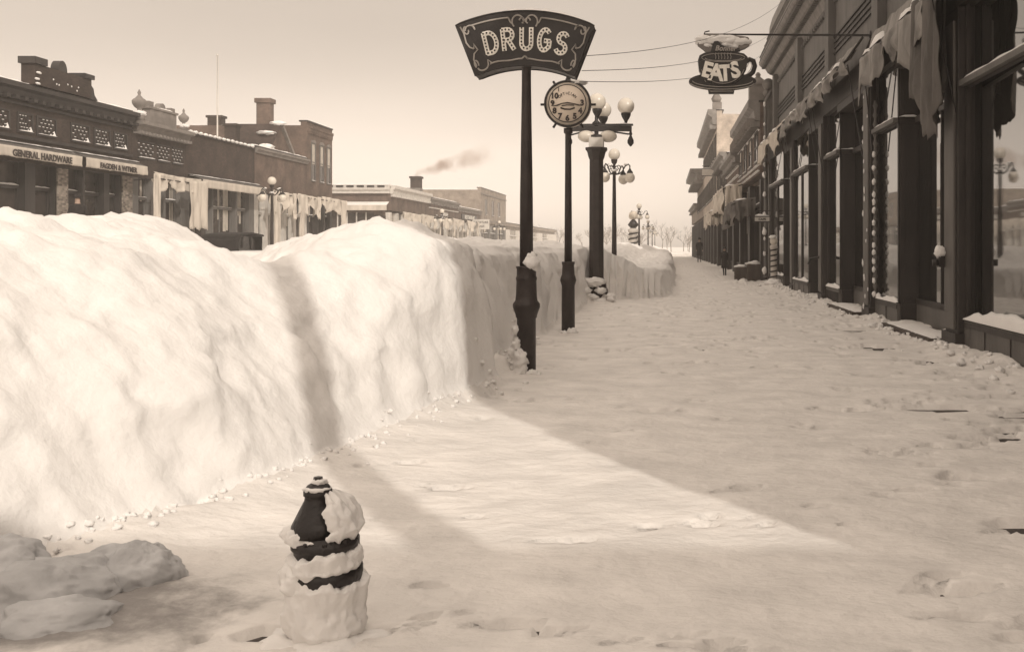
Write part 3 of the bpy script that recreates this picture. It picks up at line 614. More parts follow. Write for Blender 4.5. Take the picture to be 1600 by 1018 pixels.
# cornice
mb = MB(); mb.prism([(4.05, 9.3), (4.12, 9.22), (4.3, 9.15), (4.42, 8.95), (4.62, 8.85), (4.748, 8.6), (4.748, 9.6), (5.2, 9.9), (5.2, 11.3), (4.62, 11.3), (4.5, 10.9), (4.48, 10.6), (4.25, 9.9), (4.1, 9.6)], 'y', Y0, Y1)
co = mb.build('cornice', 'cornice', r, recalc=True)
mb = MB(); q = Y0+.2
while q < Y1-.2: mb.box(4.47, 4.62, q, q+.09, 8.93-.09, 9.06); mb.box(4.14, 4.28, q, q+.11, 9.08, 9.21); q += .24
mb.build('dentils', 'trim_grey', co)
mb = MB()
for z, x_ in ((9.40, 4.075), (9.62, 4.10), (9.82, 4.19), (10.1, 4.30), (10.4, 4.40)): mb.tube([(x_, Y0, z), (x_, Y1+.01, z)], .035, 6)
mb.build('cornice_moulding', 'trim_grey', co)
PILS = [-.0, 5.7, 8.55, 14.7, 20.75, 26.85, 32.95, 39.9]
for i, q in enumerate(PILS):
    MB().box(4.55, 4.746, q-.3, q+.3, 5.75, 8.7).build('pilaster', 'trim_grey', r)
    if i+1 < len(PILS):
        a, b = q+.3, PILS[i+1]-.3
        mb = MB()
        for z in (6.9, 7.05, 7.2, 7.35): mb.box(4.70, 4.747, a, b, z, z+.05)
        mb.build('frieze_moulding', 'trim_dark', r)
        mb = MB(); q2 = a+.1
        while q2 < b-.3: mb.box(4.66, 4.747, q2, q2+.18, 8.3, 8.42); q2 += .36
        mb.build('frieze_dentils', 'trim_grey', r)
# lower piers, windows
COLS = [8.6, 14.68, 20.75, 26.85, 32.95]
bays = [(2.4, 8.3), (8.9, 14.35), (15.0, 20.4), (21.1, 26.5), (27.2, 32.6), (33.3, 39.6)]
MB().box(XF, 5.69, Y0+.002, 1.75, -.2, 5.19).build('end_wall', 'trim_grey', r)
for i, q in enumerate(COLS+[2.1, 39.95]):
    w_ = .32 if i < 5 else .3
    MB().box(XF, 5.05, q-w_, q+w_, -.2, 5.19).build('pier', 'trim_dark', r, bevel=.015)
    MB().box(XF-.045, XF-.002, q-w_+.08, q+w_-.08, .35, 5.0).build('pier_panel', 'kick', r, bevel=.01)
    MB().box(XF-.05, 4.6, q-w_-.04, q+w_+.04, -.2, .30).build('pier_base', 'trim_dark', r)
def glasspane(a, b, x0, z0, z1, axis='y', tilt=0):
    o = MB()
    if axis == 'y': o.box(x0, x0+.02, a, b, z0, z1)
    else: o.box(a, b, x0, x0+.02, z0, z1)
    return o.build('shop_window', 'glass', r)
for bi, (a, b) in enumerate(bays):
    rec = a+3.45 if bi else b            # flush window beyond y=rec, recessed entrance before it
    if bi == 1: rec = a+.6
    xg, xr = (4.57, 4.88) if bi < 4 else (4.47, 4.78); kz, bar, top = .5, 4.02, 5.2
    if bi > 3: rec = a+2.0
    # flush window
    if bi == 1:      # this plate sits slightly askew in its frame, so it mirrors the lamps
        g = MB().prism([(4.502, rec), (4.655, b), (4.70, b), (4.70, rec)], 'z', kz, top).build('shop_window', 'glass', r, recalc=True)
    else: g = glasspane(rec, b, xg, kz, top)
    f = MB().box(xg-.07, xg-.003, rec, b, bar-.06, bar+.06).box(xg-.06, xg-.003, rec, rec+.07, kz, top).box(xg-.06, xg-.003, b-.07, b, kz, top).box(xg-.05, xg-.003, rec, b, kz, kz+.07)
    if b-rec > 3: f.box(xg-.04, xg-.003, (rec+b)/2-.025, (rec+b)/2+.025, kz, bar)
    f.build('window_frame', 'trim_dark', g)
    kp = MB().box(xg-.08, xg+.2, rec, b, -.2, kz-.003)
    kp.build('kick_panel', 'kick', r)
    mb = MB(); n = int((b-rec)/.09)
    for i in range(1, n):
        if bi in (3,): mb.box(xg-.095, xg-.082, rec+i*.09, rec+i*.09+.03, .1, .42)
    if bi not in (3,):
        mb.box(xg-.095, xg-.082, rec+.02, b-.02, .40, .47).box(xg-.095, xg-.082, rec+.02, b-.02, -.1, .12)
        q = rec+.9
        while q < b-.3: mb.box(xg-.095, xg-.082, q, q+.012, .12, .40); q += 1.0
    mb.build('kick_moulding', 'trim_dark', r)
    snow_strip(MB(), xg-.11, xg+.0, rec+.02, b-.02, kz+.02, .11 if bi != 1 else .2, bi*3.1).build('sill_snow', 'snow', g)
    snow_strip(MB(), xg-.15, xg-.0, rec+.1, b-.1, bar+.06, .07, bi*3.7).build('bar_snow', 'snow', g)
    MB().box(xg-.16, xg-.072, rec, b, bar-.03, bar+.055).build('transom_bar', 'trim_grey', g)
    if bi == 0: continue
    # return pane of the entrance, facing back along the walk
    g2 = MB().box(xg+.01, xr+.02, rec-.02, rec-.001, kz, top).build('entrance_side_panel', 'trim_dark', r)
    MB().box(xg+.03, xr, rec-.05, rec-.022, kz, kz+.08).box(xg-.04, xr, rec-.07, rec-.022, bar-.06, bar+.06).box(xg-.03, xg+.06, rec-.04, rec-.021, kz, top).build('window_frame', 'trim_dark', g2)
    snow_strip(MB(), xg-.05, xr, rec-.13, rec-.022, bar+.06, .05, bi).build('bar_snow', 'snow', g2)
    MB().box(xg-.02, xr, rec-.06, rec+.1, -.2, kz-.004).build('kick_panel', 'trim_dark', r)
    # recessed glazed doors
    g3 = glasspane(a, rec-.08, xr, kz, top)
    f = MB().box(xr-.07, xr-.003, a, rec-.08, bar-.06, bar+.06).box(xr-.05, xr-.003, a, rec-.08, kz, kz+.1)
    if rec-a > 1:
        for q in (.5,): f.box(xr-.05, xr-.003, a+(rec-a)*q-.02, a+(rec-a)*q+.02, kz, bar)
    f.build('door_frame', 'trim_dark', g3)
    MB().box(xr-.04, xr+.2, a, rec-.08, -.2, kz-.002).build('kick_panel', 'kick', r)
    MB().box(XF+.02, xr-.05, a-.0, rec-.09, 5.0, 5.19).build('entrance_ceiling', 'trim_dark', r)
    if bi > 3: continue
    st = MB().box(4.16, xr-.06, a+.1, rec-.1, -.1, .15)
    st.build('doorstep', 'wood', r)
    snow_strip(MB(), 4.22, xr-.1, a+.15, rec-.15, .15, .05, bi*1.3).build('doorstep_snow', 'snow', r)
# turned column by the window
mb = MB(); prof = []; z = .52
while z < 4.6: prof += [(.035, z), (.055, z+.05), (.035, z+.1), (.028, z+.16)]; z += .2
mb.lathe(prof, (4.47, 20.28, 0), 10).build('turned_column', 'trim_grey', r)
sp = MB(); z = .6
while z < 3.6: sp.lump((4.43, 20.24, z), .04, (1, 1, 1.6), .3, 2, z, 8, 6); z += random.uniform(.12, .3)
sp.build('column_snow', 'snow', r)
mb = MB(); z = .3
while z < 5.0: mb.lump((XF-.05, random.uniform(20.45, 21.0), z), random.uniform(.02, .05), (.4, 1, 1.5), .3, 2, z, 8, 6); z += random.uniform(.15, .5)
mb.build('pier_snow', 'snow', r)
# door hardware box with snow cap on the pier
o = MB().box(XF-.14, XF-.047, 14.85, 15.0, 1.28, 1.45).lathe([(.05, 0), (.05, .1)], (XF-.18, 14.9, 1.3), 10).tube([(XF-.1, 14.9, 1.45), (XF-.1, 14.9, 3.2)], .008, 5).build('hose_bracket', 'iron', r)
MB().lump((XF-.11, 14.9, 1.52), .09, (.9, .9, 1.1), .2, 2, 4).build('bracket_snow', 'snow', o)
o = MB().tube([(XF-.03, 26.9, 1.3), (XF-.3, 26.9, 1.25), (XF-.34, 26.9, 1.1)], .04, 8).build('hose_bracket', 'iron', r)
# scroll bracket and drainpipe at the far end
MB().lathe([(.24, -.0), (.24, .22)], (4.42, 40.5, 8.45), 18, 'y').lathe([(.15, -.0), (.15, .22)], (4.35, 40.5, 8.1), 18, 'y').box(4.4, 4.74, 40.5, 40.78, 5.75, 8.3).build('scroll_bracket', 'cornice', r)
o = MB().tube([(4.5, 40.4, 8.1), (4.28, 40.3, 7.7), (4.28, 40.3, .3)], .08, 10).build('drainpipe', 'trim_grey', r)
sp = MB(); z = .6
while z < 7.6: sp.lump((4.22, 40.2, z), random.uniform(.04, .1), (1, 1, 1.7), .3, 2, z, 8, 6); z += random.uniform(.3, .9)
sp.build('pipe_snow', 'snow', o)
# ---- torn awnings on the near building (separate things)
def torn_awning(y0, y1, lab, xb, zb, h, seed, m='canvas_grey', gaps=(), snowy=.2):
    a_ = thing('awning', lab, 'awning', (xb, y0, zb), 'torn awnings on the near building')
    MB().tube([(4.40, y0, zb+.5), (xb, y0, zb), (xb, y1, zb), (4.40, y1, zb+.5)], .028, 7).tube([(4.40, y0+.05, 3.6), (xb+.02, y0+.05, zb-.1)], .014, 5).tube([(4.40, y1-.05, 3.6), (xb+.02, y1-.05, zb-.1)], .014, 5).build('awning_frame', 'iron', a_)
    # bunched canvas between rail and wall
    vs = []; fs = []; nu, nv = 60, 8
    for j in range(nv+1):
        for i in range(nu+1):
            t, q = i/nu, j/nv; n1 = noise.fractal(Vector((t*7, q*2, seed)), 1, 2, 3)
            vs.append((4.41+(xb-4.41)*q, y0+(y1-y0)*t, zb+.52*(1-q)+.02+.09*n1-.10*math.sin(q*math.pi)))
    for j in range(nv):
        for i in range(nu): k = j*(nu+1)+i; fs.append((k, k+1, k+nu+2, k+nu+1))
    n0 = len(vs); vs += [(a, b, c-.02) for (a, b, c) in vs]; fs += [tuple(n0+q for q in f[::-1]) for f in fs]
    MB().add(vs, fs, True).build('canvas', m, a_)
    drape(MB(), (xb-.03, y0, zb+.02), (xb-.03, y1, zb+.02), ragged(h, h*.55, seed, 7, gaps), .07, 9, (-1, 0, 0), 110, 10, 0, seed).build('valance', m, a_)
    mb = MB(); q = y0
    while q < y1-.2:
        l_ = random.uniform(.4, 1.4)
        if random.random() < .8: snow_strip(mb, xb-.02, xb+.26, q, min(q+l_, y1), zb+.10, snowy*random.uniform(.5, 1.1), seed+q)
        q += l_+random.uniform(.0, .3)
    mb.build('awning_snow', 'snow', a_)
    return a_
torn_awning(9.2, 14.5, 'torn canvas awning over the nearest plate window, at the right edge', 3.95, 5.75, .5, 3.3)
a_ = torn_awning(15.3, 20.3, 'ragged grey awning with a long drape hanging in front of the nearest dark pier', 4.2, 5.52, .75, 5.1, 'canvas_grey', [(.55, .12, .8)], .3)
drape(MB(), (4.16, 14.3, 5.9), (4.16, 16.0, 5.6), lambda t: 2.55-2.0*abs(t-.30)**1.3+.25*noise.fractal(Vector((t*7, 3, 0)), 1, 2, 4), .085, 5, (-1, 0, 0), 60, 30, 0, 12).build('hanging_drape', 'canvas_dark', a_, 'long limp drape hanging nearly to door height')
drape(MB(), (4.30, 14.5, 5.8), (4.3, 15.1, 5.8), lambda t: 1.9+.3*noise.noise(Vector((t*5, 0, 2))), .05, 3, (-1, 0, 0), 20, 20, 0, 14).build('hanging_drape', 'canvas_dark', a_)
a_ = torn_awning(21.2, 26.6, 'tattered snow-topped awning on the second window bay along the sidewalk', 4.05, 5.72, .34, 8.2, 'canvas_grey', [(.15, .1, .7)], .16)
a_ = torn_awning(27.2, 32.8, 'limp pale-tipped awning on the third window bay along the sidewalk', 4.05, 5.72, .48, 9.7, 'canvas_grey', [(.5, .2, .5)], .16)
a_ = torn_awning(33.3, 40.0, 'farthest rag of awning at the end of the long grey storefront', 4.0, 5.7, .8, 11.9, 'canvas', [(.35, .15, .6)], .16)
# ---- next buildings on the right
def rbuild(name, lab, xf, y0, y1, H, m, depth=16, win=(), snow=True, floors=((5.6, 7.3),), cm_='cornice', ch_=.6, co_=.5):
    r, X = building(name, lab, xf, -1, y0, y1, H, depth, m, GR, snow=snow)
    cornice(r, X, y0+.02, y1-.02, H-ch_+.12, ch_, co_, cm_, .5)
    for (z0, z1) in floors:
        n = max(2, int((y1-y0)/2.3)); st = (y1-y0)/n
        for i in range(n): window_part(r, X, y0+st*(i+.28), y0+st*(i+.72), z0, z1, False, 'trim_grey', blind=.4 if i % 2 else 0)
    n = max(1, int((y1-y0)/4.2)); st = (y1-y0)/n
    shopfront(r, X, y0, y1, [(y0+st*i+.5, y0+st*(i+1)-.5) for i in range(n)], 4.5, 3.5, .6, 'trim_dark', int(y0), (1,))
    return r, X
r, X = rbuild('brick_store', 'two-storey brick store with bracketed cornice and round finial past the long grey storefront', 4.12, 41.0, 52.4, 7.75, 'brick_mid', ch_=.9, floors=((5.3, 6.6),))
o = MB().box(X(-.4), X(.45), 41.05, 41.6, 7.86, 8.5).lathe([(.42, 8.5), (.42, 8.6), (.3, 8.75), (.1, 8.9), (.12, 9.0), (.05, 9.1)], (X(.05), 41.4, 0), 14).build('finial', 'stone', r)
mb = MB(); q = 41.3
while q < 52: mb.box(X(.01), X(.55), q, q+.14, 6.75, 7.1); q += .8
mb.build('cornice_bracket', 'stone', r)
for i, z in enumerate((6.95, 6.6, 5.1, 4.85)): snow_strip(MB(), X(0), X(.12), 41.1, 52.3, z, .06, z).build('string_course_snow', 'snow', r)
r, X = rbuild('brick_store', 'lower brick store with snow-lined string courses just past the finial store', 4.14, 52.42, 62.9, 6.7, 'brick_mid', floors=())
for z in (6.0, 5.5, 5.0): snow_strip(MB(), X(0), X(.14), 52.5, 62.8, z, .09, z).build('string_course_snow', 'snow', r)
r, X = rbuild('brick_store', 'dark plain side-walled brick store in front of the pale tall block', 4.16, 63, 74.8, 7.7, 'brick_dark', floors=((5.2, 6.7),))
r, X = rbuild('pale_block', 'tall pale three-storey block with an urn on its parapet corner', 4.15, 75, 100, 12.2, 'brick_cream', 22, floors=((5.6, 7.4), (8.6, 10.4)), ch_=1.2, co_=.7)
MB().box(X(-.4), X(.3), 75.1, 75.9, 12.3, 12.9).lathe([(.3, 12.9), (.42, 13.2), (.2, 13.6), (.3, 13.8), (.05, 14.0)], (X(0), 75.5, 0), 12).build('urn', 'stone', r)
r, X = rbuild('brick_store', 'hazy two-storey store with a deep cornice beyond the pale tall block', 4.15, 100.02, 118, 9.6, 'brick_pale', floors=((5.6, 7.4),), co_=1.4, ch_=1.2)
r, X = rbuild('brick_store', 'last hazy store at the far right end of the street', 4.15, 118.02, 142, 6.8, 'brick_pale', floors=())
# awnings on the far right side
XR = FX(4.12, -1)
for (a, b, z, h, m, lab) in ((42.5, 49.5, 3.5, .9, 'canvas_dark', 'dark bundled awning low on the finial store'), (49.8, 60, 4.6, 1.3, 'canvas', 'pale canvas hanging between the brick stores on the right'), (66, 73, 3.9, 1.0, 'canvas', 'pale canvas rag on the dark store farther along the right side')):
    a_ = thing('awning', lab, 'awning', (XR(.9), a, z), 'far awnings on the right side')
    MB().tube([(XR(0), a, z+.2), (XR(1.0), a, z), (XR(1.0), b, z), (XR(0), b, z+.2)], .03, 6).build('awning_frame', 'iron', a_)
    drape(MB(), (XR(.95), a, z+.15), (XR(.95), b, z+.15), ragged(h, h*.4, a, 5), .16, 9, (-1, 0, 0), 70, 8, 0, a).build('valance', m, a_)
    drape(MB(), (XR(.95), a, z+.12), (XR(.05), a, z+.3), ragged(h, h*.3, a+1, 3), .1, 4, (0, -1, 0), 30, 8, 0, a+2).build('end_flap', m, a_)
    snow_strip(MB(), XR(.1), XR(.95), a, b, z+.12, .14, a).build('awning_snow', 'snow', a_)
# hanging boards
def hang_board(name, lab, xc, y, z, w_, h, txt=None):
    s_ = thing(name, lab, 'sign', (xc, y, z))
    MB().box(xc-w_/2, xc+w_/2, y-.03, y+.03, z, z+h).build('board', 'white_paint', s_)
    MB().box(xc-w_/2-.04, xc+w_/2+.04, y-.045, y+.045, z-.05, z-.002).box(xc-w_/2-.04, xc+w_/2+.04, y-.045, y+.045, z+h+.002, z+h+.05).build('frame', 'trim_dark', s_)
    MB().tube([(xc-w_/2, y, z+h+.25), (4.3, y, z+h+.25)], .025, 6).tube([(xc, y, z+h), (xc, y, z+h+.25)], .015, 5).build('bracket', 'iron', s_)
    if txt: MB().text(txt, lambda a, b, c: (xc+a, y-.035-c, z+h*.22+b), h*.75, .006, .004).build('lettering', 'ink', s_)
    snow_strip(MB(), xc-w_/2, xc+w_/2, y-.06, y+.06, z+h+.05, .08, y).build('snow_cap', 'snow', s_)
hang_board('shop_sign', 'small white hanging board with snow on top, just past the long grey storefront', 3.98, 38.8, 2.62, .58, .17, 'CAFE')
hang_board('shop_sign', 'wide pale hanging board far along the right side, under the tall pale block', 3.9, 80, 7.5, 1.4, .55)
# striped post, crates by the shop
bp = thing('barber_pole', 'short snow-crusted striped barber pole by the end of the grey storefront', 'barber pole', (4.15, 36.2, .1))
mb = MB().lathe([(.17, .1), (.17, .25), (.12, .3), (.12, 1.5), (.15, 1.55), (.15, 1.62), (.08, 1.68)], (4.15, 36.2, 0), 16); mb.build('post', 'pole_white', bp)
mb = MB()
for k in range(6): mb.tube([(4.15+.125*math.cos(t), 36.2+.125*math.sin(t), .38+k*.2+t*.02) for t in [i*.4 for i in range(17)]], .032, 6)
mb.build('stripe', 'trim_dark', bp)
MB().sphere((4.15, 36.2, 1.8), .15, 14, 10).build('ball', 'globe', bp)
MB().lump((4.15, 36.1, .22), .34, (1, 1, .5), .25, 2, 3).lump((4.1, 36.15, 1.95), .13, (1, 1, .6), .25, 2, 5).build('snow_crust', 'snow', bp)
def crate(lab, x, y, w_, d, h, seed):
    z0 = z_at(x, y)-.05
    c = thing('crate', lab, 'crate', (x, y, z0), 'crates by the finial store')
    mb = MB(); n = 4
    for i in range(n): mb.box(x-w_/2, x+w_/2, y-d/2, y-d/2+.02, z0+h*i/n+.01, z0+h*(i+1)/n-.01).box(x-w_/2, x-w_/2+.02, y-d/2+.021, y+d/2, z0+h*i/n+.01, z0+h*(i+1)/n-.01)
    mb.box(x-w_/2+.021, x+w_/2, y-d/2+.022, y+d/2, z0, z0+h); mb.build('box', 'wood', c)
    MB().box(x-w_/2-.015, x-w_/2+.07, y-d/2-.025, y-d/2-.001, z0, z0+h).box(x+w_/2-.07, x+w_/2+.015, y-d/2-.025, y-d/2-.001, z0, z0+h).build('corner_batten', 'wood', c)
    MB().lump((x, y, z0+h+.02), w_*.56, (1, .85, .32), .25, 1.6, seed).build('snow_cap', 'snow', c)
crate('dark wooden crate capped with snow, nearer the shop wall', 4.25-.35, 41.4, .62, .6, .72, 1)
crate('dark wooden crate half buried in snow, farther from the shop wall', 3.35, 42.0, .5, .5, .68, 2)
MB().lump((3.62, 41.3, .25), .3, (1, .8, 1.1), .25, 1.6, 3)

# ================================================================ SIGNS ON POSTS
def post_shaft(root, x, y, r0, r1, z0, z1, m='iron_brown'):
    MB().lathe([(r0, z0), (r1, z1)], (x, y, 0), 20).build('pole', m, root)
# DRUGS sign
x, y = -1.68, 11.75
d = thing('drugstore_sign', 'fan-shaped dark drugs sign with bulb-dotted letters on a tall post', 'sign', (x, y, 0))
MB().lathe([(.115, -.05), (.115, .72), (.13, .74), (.13, .76), (.15, .82), (.165, .86), (.165, .90), (.135, .94), (.128, 1.0), (.122, 1.18), (.128, 1.2), (.128, 1.22), (.118, 1.24), (.118, 1.33), (.128, 1.34), (.128, 1.36)], (x, y, 0), 26).build('pedestal', 'iron_brown', d)
MB().lathe([(.082, 1.36), (.078, 2.2), (.056, 3.6), (.056, 3.78), (.07, 3.79), (.07, 3.86)], (x, y, 0), 20).build('pole', 'iron_brown', d)
sp = MB(); sp.lump((x+.07, y-.05, 1.40), .10, (1, 1, .9), .2, 2, 3).lump((x+.06, y-.03, 1.46), .07, (1, 1, 1.3), .2, 2, 4)
for i in range(16):
    a = random.uniform(2.6, 4.4); z = random.uniform(-.0, .75)
    if math.cos(a)*.12 < .05-z*.06: sp.lump((x+.12*math.cos(a)-.015, y+.115*math.sin(a), z*.85), random.uniform(.05, .10)*(1.1-z*.6), (1, 1, 1.3), .3, 2, i)
for i in range(5): sp.lump((x+.04+.03*i, y-.13, .02+.03*math.sin(i)), .06, (1, 1, 1), .3, 2, i+40)
sp.build('post_snow', 'snow', d)
cz = 1.6+(385-290)*11.75/1500; cx = x+.0; PXM = 11.75/1500
Ro, Ri, TH = 269*PXM, 184.5*PXM, R(23.4); TI = R(24.4)
def fan(rho, t): # rho 0..1 (inner..outer), t -1..1
    rr = Ri+(Ro-Ri)*rho; th = (TI+(TH-TI)*rho)*t; return (cx+rr*math.sin(th), cz+rr*math.cos(th))
N = 28
outl = [fan(1, -1+2*i/N) for i in range(N+1)]+[fan(0, 1-2*i/N) for i in range(N+1)]
yf = y-.13
bm_ = bmesh.new(); me = bpy.data.meshes.new('panel')
mb = MB()
for i in range(N):
    pass
vs = []; fs = []
for i in range(N+1):
    for rh in (0, 1):
        a, b = fan(rh, -1+2*i/N); vs.append((a, yf, b)); vs.append((a, yf+.26, b))
for i in range(N):
    k = i*4; fs += [(k, k+4, k+6, k+2), (k+1, k+3, k+7, k+5), (k, k+1, k+5, k+4), (k+2, k+6, k+7, k+3)]
fs += [(0, 2, 3, 1), (N*4, N*4+1, N*4+3, N*4+2)]
mb.add(vs, fs); pn = mb.build('panel', 'sign_dark', d, recalc=True); bm_.free()
# rim
mb = MB(); mb.tube([(a, yf, b) for a, b in outl], .011, 6, True).tube([(a, yf+.26, b) for a, b in outl], .011, 6, True); mb.build('rim', 'iron', pn)
# scroll border
def fp_(u, v, e=.006): a, b = fan(v, u); return (a, yf-e, b)
def arc(cu, cv, ru, rv, a0, a1, n=10): return [(cu+ru*math.cos(a0+(a1-a0)*i/n), cv+rv*math.sin(a0+(a1-a0)*i/n)) for i in range(n+1)]
mb = MB(); PI = math.pi
for sx in (-1, 1):
    paths = [
        [(sx*(.80-.56*i/8), .885) for i in range(9)],
        [(sx*u, v) for u, v in arc(.105, .80, .085, .12, -PI*.25, PI*1.05, 14)],
        [(sx*u, v) for u, v in arc(.045, .82, .035, .05, 0, PI*1.5, 8)],
        [(sx*.24, .885), (sx*.215, .80), (sx*.19, .77)],
        [(sx*.78, .885), (sx*.755, .79)],
        [(sx*u, v) for u, v in arc(.83, .80, .075, .10, PI*.1, PI*.95, 10)],
        [(sx*.95, .93), (sx*.93, .80), (sx*.945, .62), (sx*.915, .52), (sx*.86, .47)],
        [(sx*.86, .47), (sx*.84, .55), (sx*.80, .43), (sx*.88, .38), (sx*.92, .28), (sx*.91, .15)],
        [(sx*u, v) for u, v in arc(.885, .83, .035, .07, PI, 2.6*PI, 10)],
        [(sx*u, v) for u, v in arc(.80, .115, .10, .075, PI*1.05, PI*2.0, 10)],
        [(sx*u, v) for u, v in arc(.90, .19, .035, .07, -PI*.3, PI*1.2, 8)],
        [(sx*.70, .09), (sx*.68, .2), (sx*.62, .12)],
        [(sx*(.66-.62*i/8), .115+.01*math.sin(i)) for i in range(9)],
        [(sx*.06, .115), (sx*.0, .175)]]
    for p in paths: mb.tube([fp_(*q) for q in p], .0105, 5)
mb.build('scrollwork', 'sign_trim', pn)
# channel letters
def Aj(cx_, cy_, rx, ry, a0, a1, n=12): return arc(cx_, cy_, rx, ry, a0, a1, n)
LET = {'D': [[(0, 1), (0, 0)], [(0, 1), (.25, 1)]+Aj(.25, .5, .38, .5, PI/2, -PI/2)+[(0, 0)]],
       'R': [[(0, 0), (0, 1), (.28, 1)]+Aj(.28, .74, .27, .26, PI/2, -PI/2, 8)+[(0, .48)], [(.28, .48), (.55, 0)]],
       'U': [[(0, 1), (0, .3)]+Aj(.27, .28, .27, .28, PI, 2*PI, 10)+[(.54, .3), (.54, 1)]],
       'G': [Aj(.3, .5, .3, .5, PI*.28, PI*1.72, 16)+[(.58, .2), (.58, .46), (.32, .46)]],
       'S': [Aj(.28, .75, .25, .25, PI*.2, PI*1.35, 10)+Aj(.28, .25, .27, .25, PI*.42, -PI*.82, 12)]}
def dash(path, step):
    out = [path[0]]; acc = 0
    for p, q in zip(path[:-1], path[1:]):
        L_ = math.hypot(q[0]-p[0], q[1]-p[1]); pos = step-acc
        while pos <= L_: t = pos/L_; out.append((p[0]+(q[0]-p[0])*t, p[1]+(q[1]-p[1])*t)); pos += step
        acc = (acc+L_) % step
    return out
for ch_, u0, hh in (('D', -.66, 31), ('R', -.35, 31), ('U', -.035, 32), ('G', .27, 32), ('S', .575, 31)):
    th = TH*.98*u0+R(1.5); Rm = (Ri+Ro)/2*.995; ox, oz = cx+Rm*math.sin(th), cz+Rm*math.cos(th)
    hz = hh*PXM; ca, sa = math.cos(th), math.sin(th)
    def tf(p, e, ox=ox, oz=oz, ca=ca, sa=sa, hz=hz):
        u, v = (p[0]-.28)*hz*.86, (p[1]-.5)*hz; return (ox+u*ca+v*sa, yf-e, oz-u*sa+v*ca)
    mb = MB(); kb = MB(); st_ = 0
    for path in LET[ch_]:
        for i in range(len(path)-1):
            a = Vector(tf(path[i], 0)); b = Vector(tf(path[i+1], 0)); t = (b-a)
            if t.length < 1e-5: continue
            t.normalize(); nn = Vector((-t.z, 0, t.x))*.027; ext = t*.010; e = .012+.0004*st_; st_ += 1
            q = [a-nn-ext, b-nn+ext, b+nn+ext, a+nn-ext]
            mb.add([(p.x, yf-e, p.z) for p in q]+[(p.x, yf-.001, p.z) for p in q], [(0, 1, 2, 3), (0, 4, 5, 1), (1, 5, 6, 2), (2, 6, 7, 3), (3, 7, 4, 0)])
        dp = dash([(p[0]*.8, p[1]) for p in path], .165)
        for p in dp:
            c = tf((p[0]/.8, p[1]), .026); kb.sphere(c, .0115, 8, 6)
    o = mb.build('letter', 'sign_light', pn, recalc=True); o['label'] = 'channel letter '+ch_
    kb.build('bulbs', 'iron', o)
sp = MB(); vs = []; fs = []
for i in range(31):
    t = -.9+1.85*i/30; a, b = fan(1, t); hh = (.008+.035*max(0, math.sin((t+.6)*1.9)))*(1+.3*math.sin(i*1.7)) if 0 < i < 30 else .002
    for q, k in ((0, 0), (.06, .8), (.13, 1), (.2, .8), (.26, 0)): vs.append((a, yf+q, b+.008+hh*k))
for i in range(30):
    for q in range(4): k = i*5+q; fs.append((k, k+1, k+6, k+5))
sp.add(vs, fs, True); sp.build('sign_snow', 'snow', pn)

# pocket-watch clock
x, y = -1.70, 17.1; PX = y/1500
c = thing('street_clock', 'round pocket-watch street clock on a dark post behind the drugs sign', 'clock', (x, y, 0))
MB().lathe([(.12, 0), (.115, .9), (.13, .95), (.145, 1.0), (.13, 1.06), (.115, 1.1), (.105, 1.26), (.115, 1.3), (.115, 1.33)], (x, y, 0), 22).build('pedestal', 'iron_brown', c)
MB().lathe([(.07, 1.33), (.064, 2.2), (.055, 3.3), (.055, 3.60), (.08, 3.62), (.08, 3.70)], (x, y, 0), 18).build('pole', 'iron_brown', c)
cx, cz = x, 1.6+(385-163.5)*PX; RR = 36*PX
case = MB().lathe([(.02, -.14), (RR*.8, -.14), (RR*.95, -.11), (RR, -.05), (RR, .05), (RR*.95, .11), (RR*.8, .14), (.02, .14)], (cx, y, cz), 48, 'y').build('case', 'brass', c)
mb = MB()
for q, rr, rt in ((-.115, .97, .022), (-.145, .80, .011)): mb.tube([(cx+RR*rr*math.cos(a), y+q, cz+RR*rr*math.sin(a)) for a in [2*PI*i/48 for i in range(48)]], rt, 6, True)
mb.build('bezel', 'iron', case)
dial = MB().lathe([(.001, -.152), (RR*.785, -.152), (RR*.785, -.141)], (cx, y, cz), 48, 'y').build('dial', 'dial', case)
mb = MB()
for n_, a in ((10, 150), (9, 180), (8, 210), (7, 240), (6, 270), (5, 300), (4, 330), (3, 2)):
    a = R(a); sz = .125
    mb.text(str(n_), lambda p, q, e, a=a, sz=sz: (cx+RR*.64*math.cos(a)+p, y-.156-e, cz+RR*.64*math.sin(a)+q-sz*.36), sz*1.1, .007, .002)
mb.text('I', lambda p, q, e: (cx-.155+p, y-.156-e, cz+.21+q), .10, .002, .002)
for i, ch_ in enumerate('OPTICIAN'[:8]): 
    a = R(135-13*i)
    mb.text(ch_, lambda p, q, e, a=a: (cx+RR*.42*math.cos(a)+p*math.sin(a)+q*math.cos(a), y-.156-e, cz-.015+RR*.42*math.sin(a)-p*math.cos(a)+q*math.sin(a)), .065, .001, .002)
mb.build('numerals', 'ink', dial)
mb = MB(); yy = y-.162
mb.tube([(cx-.25, yy, cz-.05), (cx-.17, yy, cz-.035), (cx-.1, yy, cz-.005), (cx, yy, cz+.01), (cx+.1, yy, cz-.005), (cx+.19, yy, cz-.03), (cx+.24, yy, cz-.035)], [.006, .014, .008, .012, .008, .014, .006], 6)
mb.tube([(cx-.1, yy, cz-.045), (cx, yy, cz-.03), (cx+.12, yy, cz-.035)], .009, 6).tube([(cx-.12, yy, cz-.08), (cx-.05, yy, cz-.105), (cx+.05, yy, cz-.108), (cx+.13, yy, cz-.08)], .014, 6)
mb.build('hands', 'ink', dial)
mb = MB()
for a in (0, 180, 57, 123, 237, 303):
    a = R(a); mb.tube([(cx+RR*k*math.cos(a), y, cz+RR*k*math.sin(a)) for k in (.98, 1.2)], .022, 8)
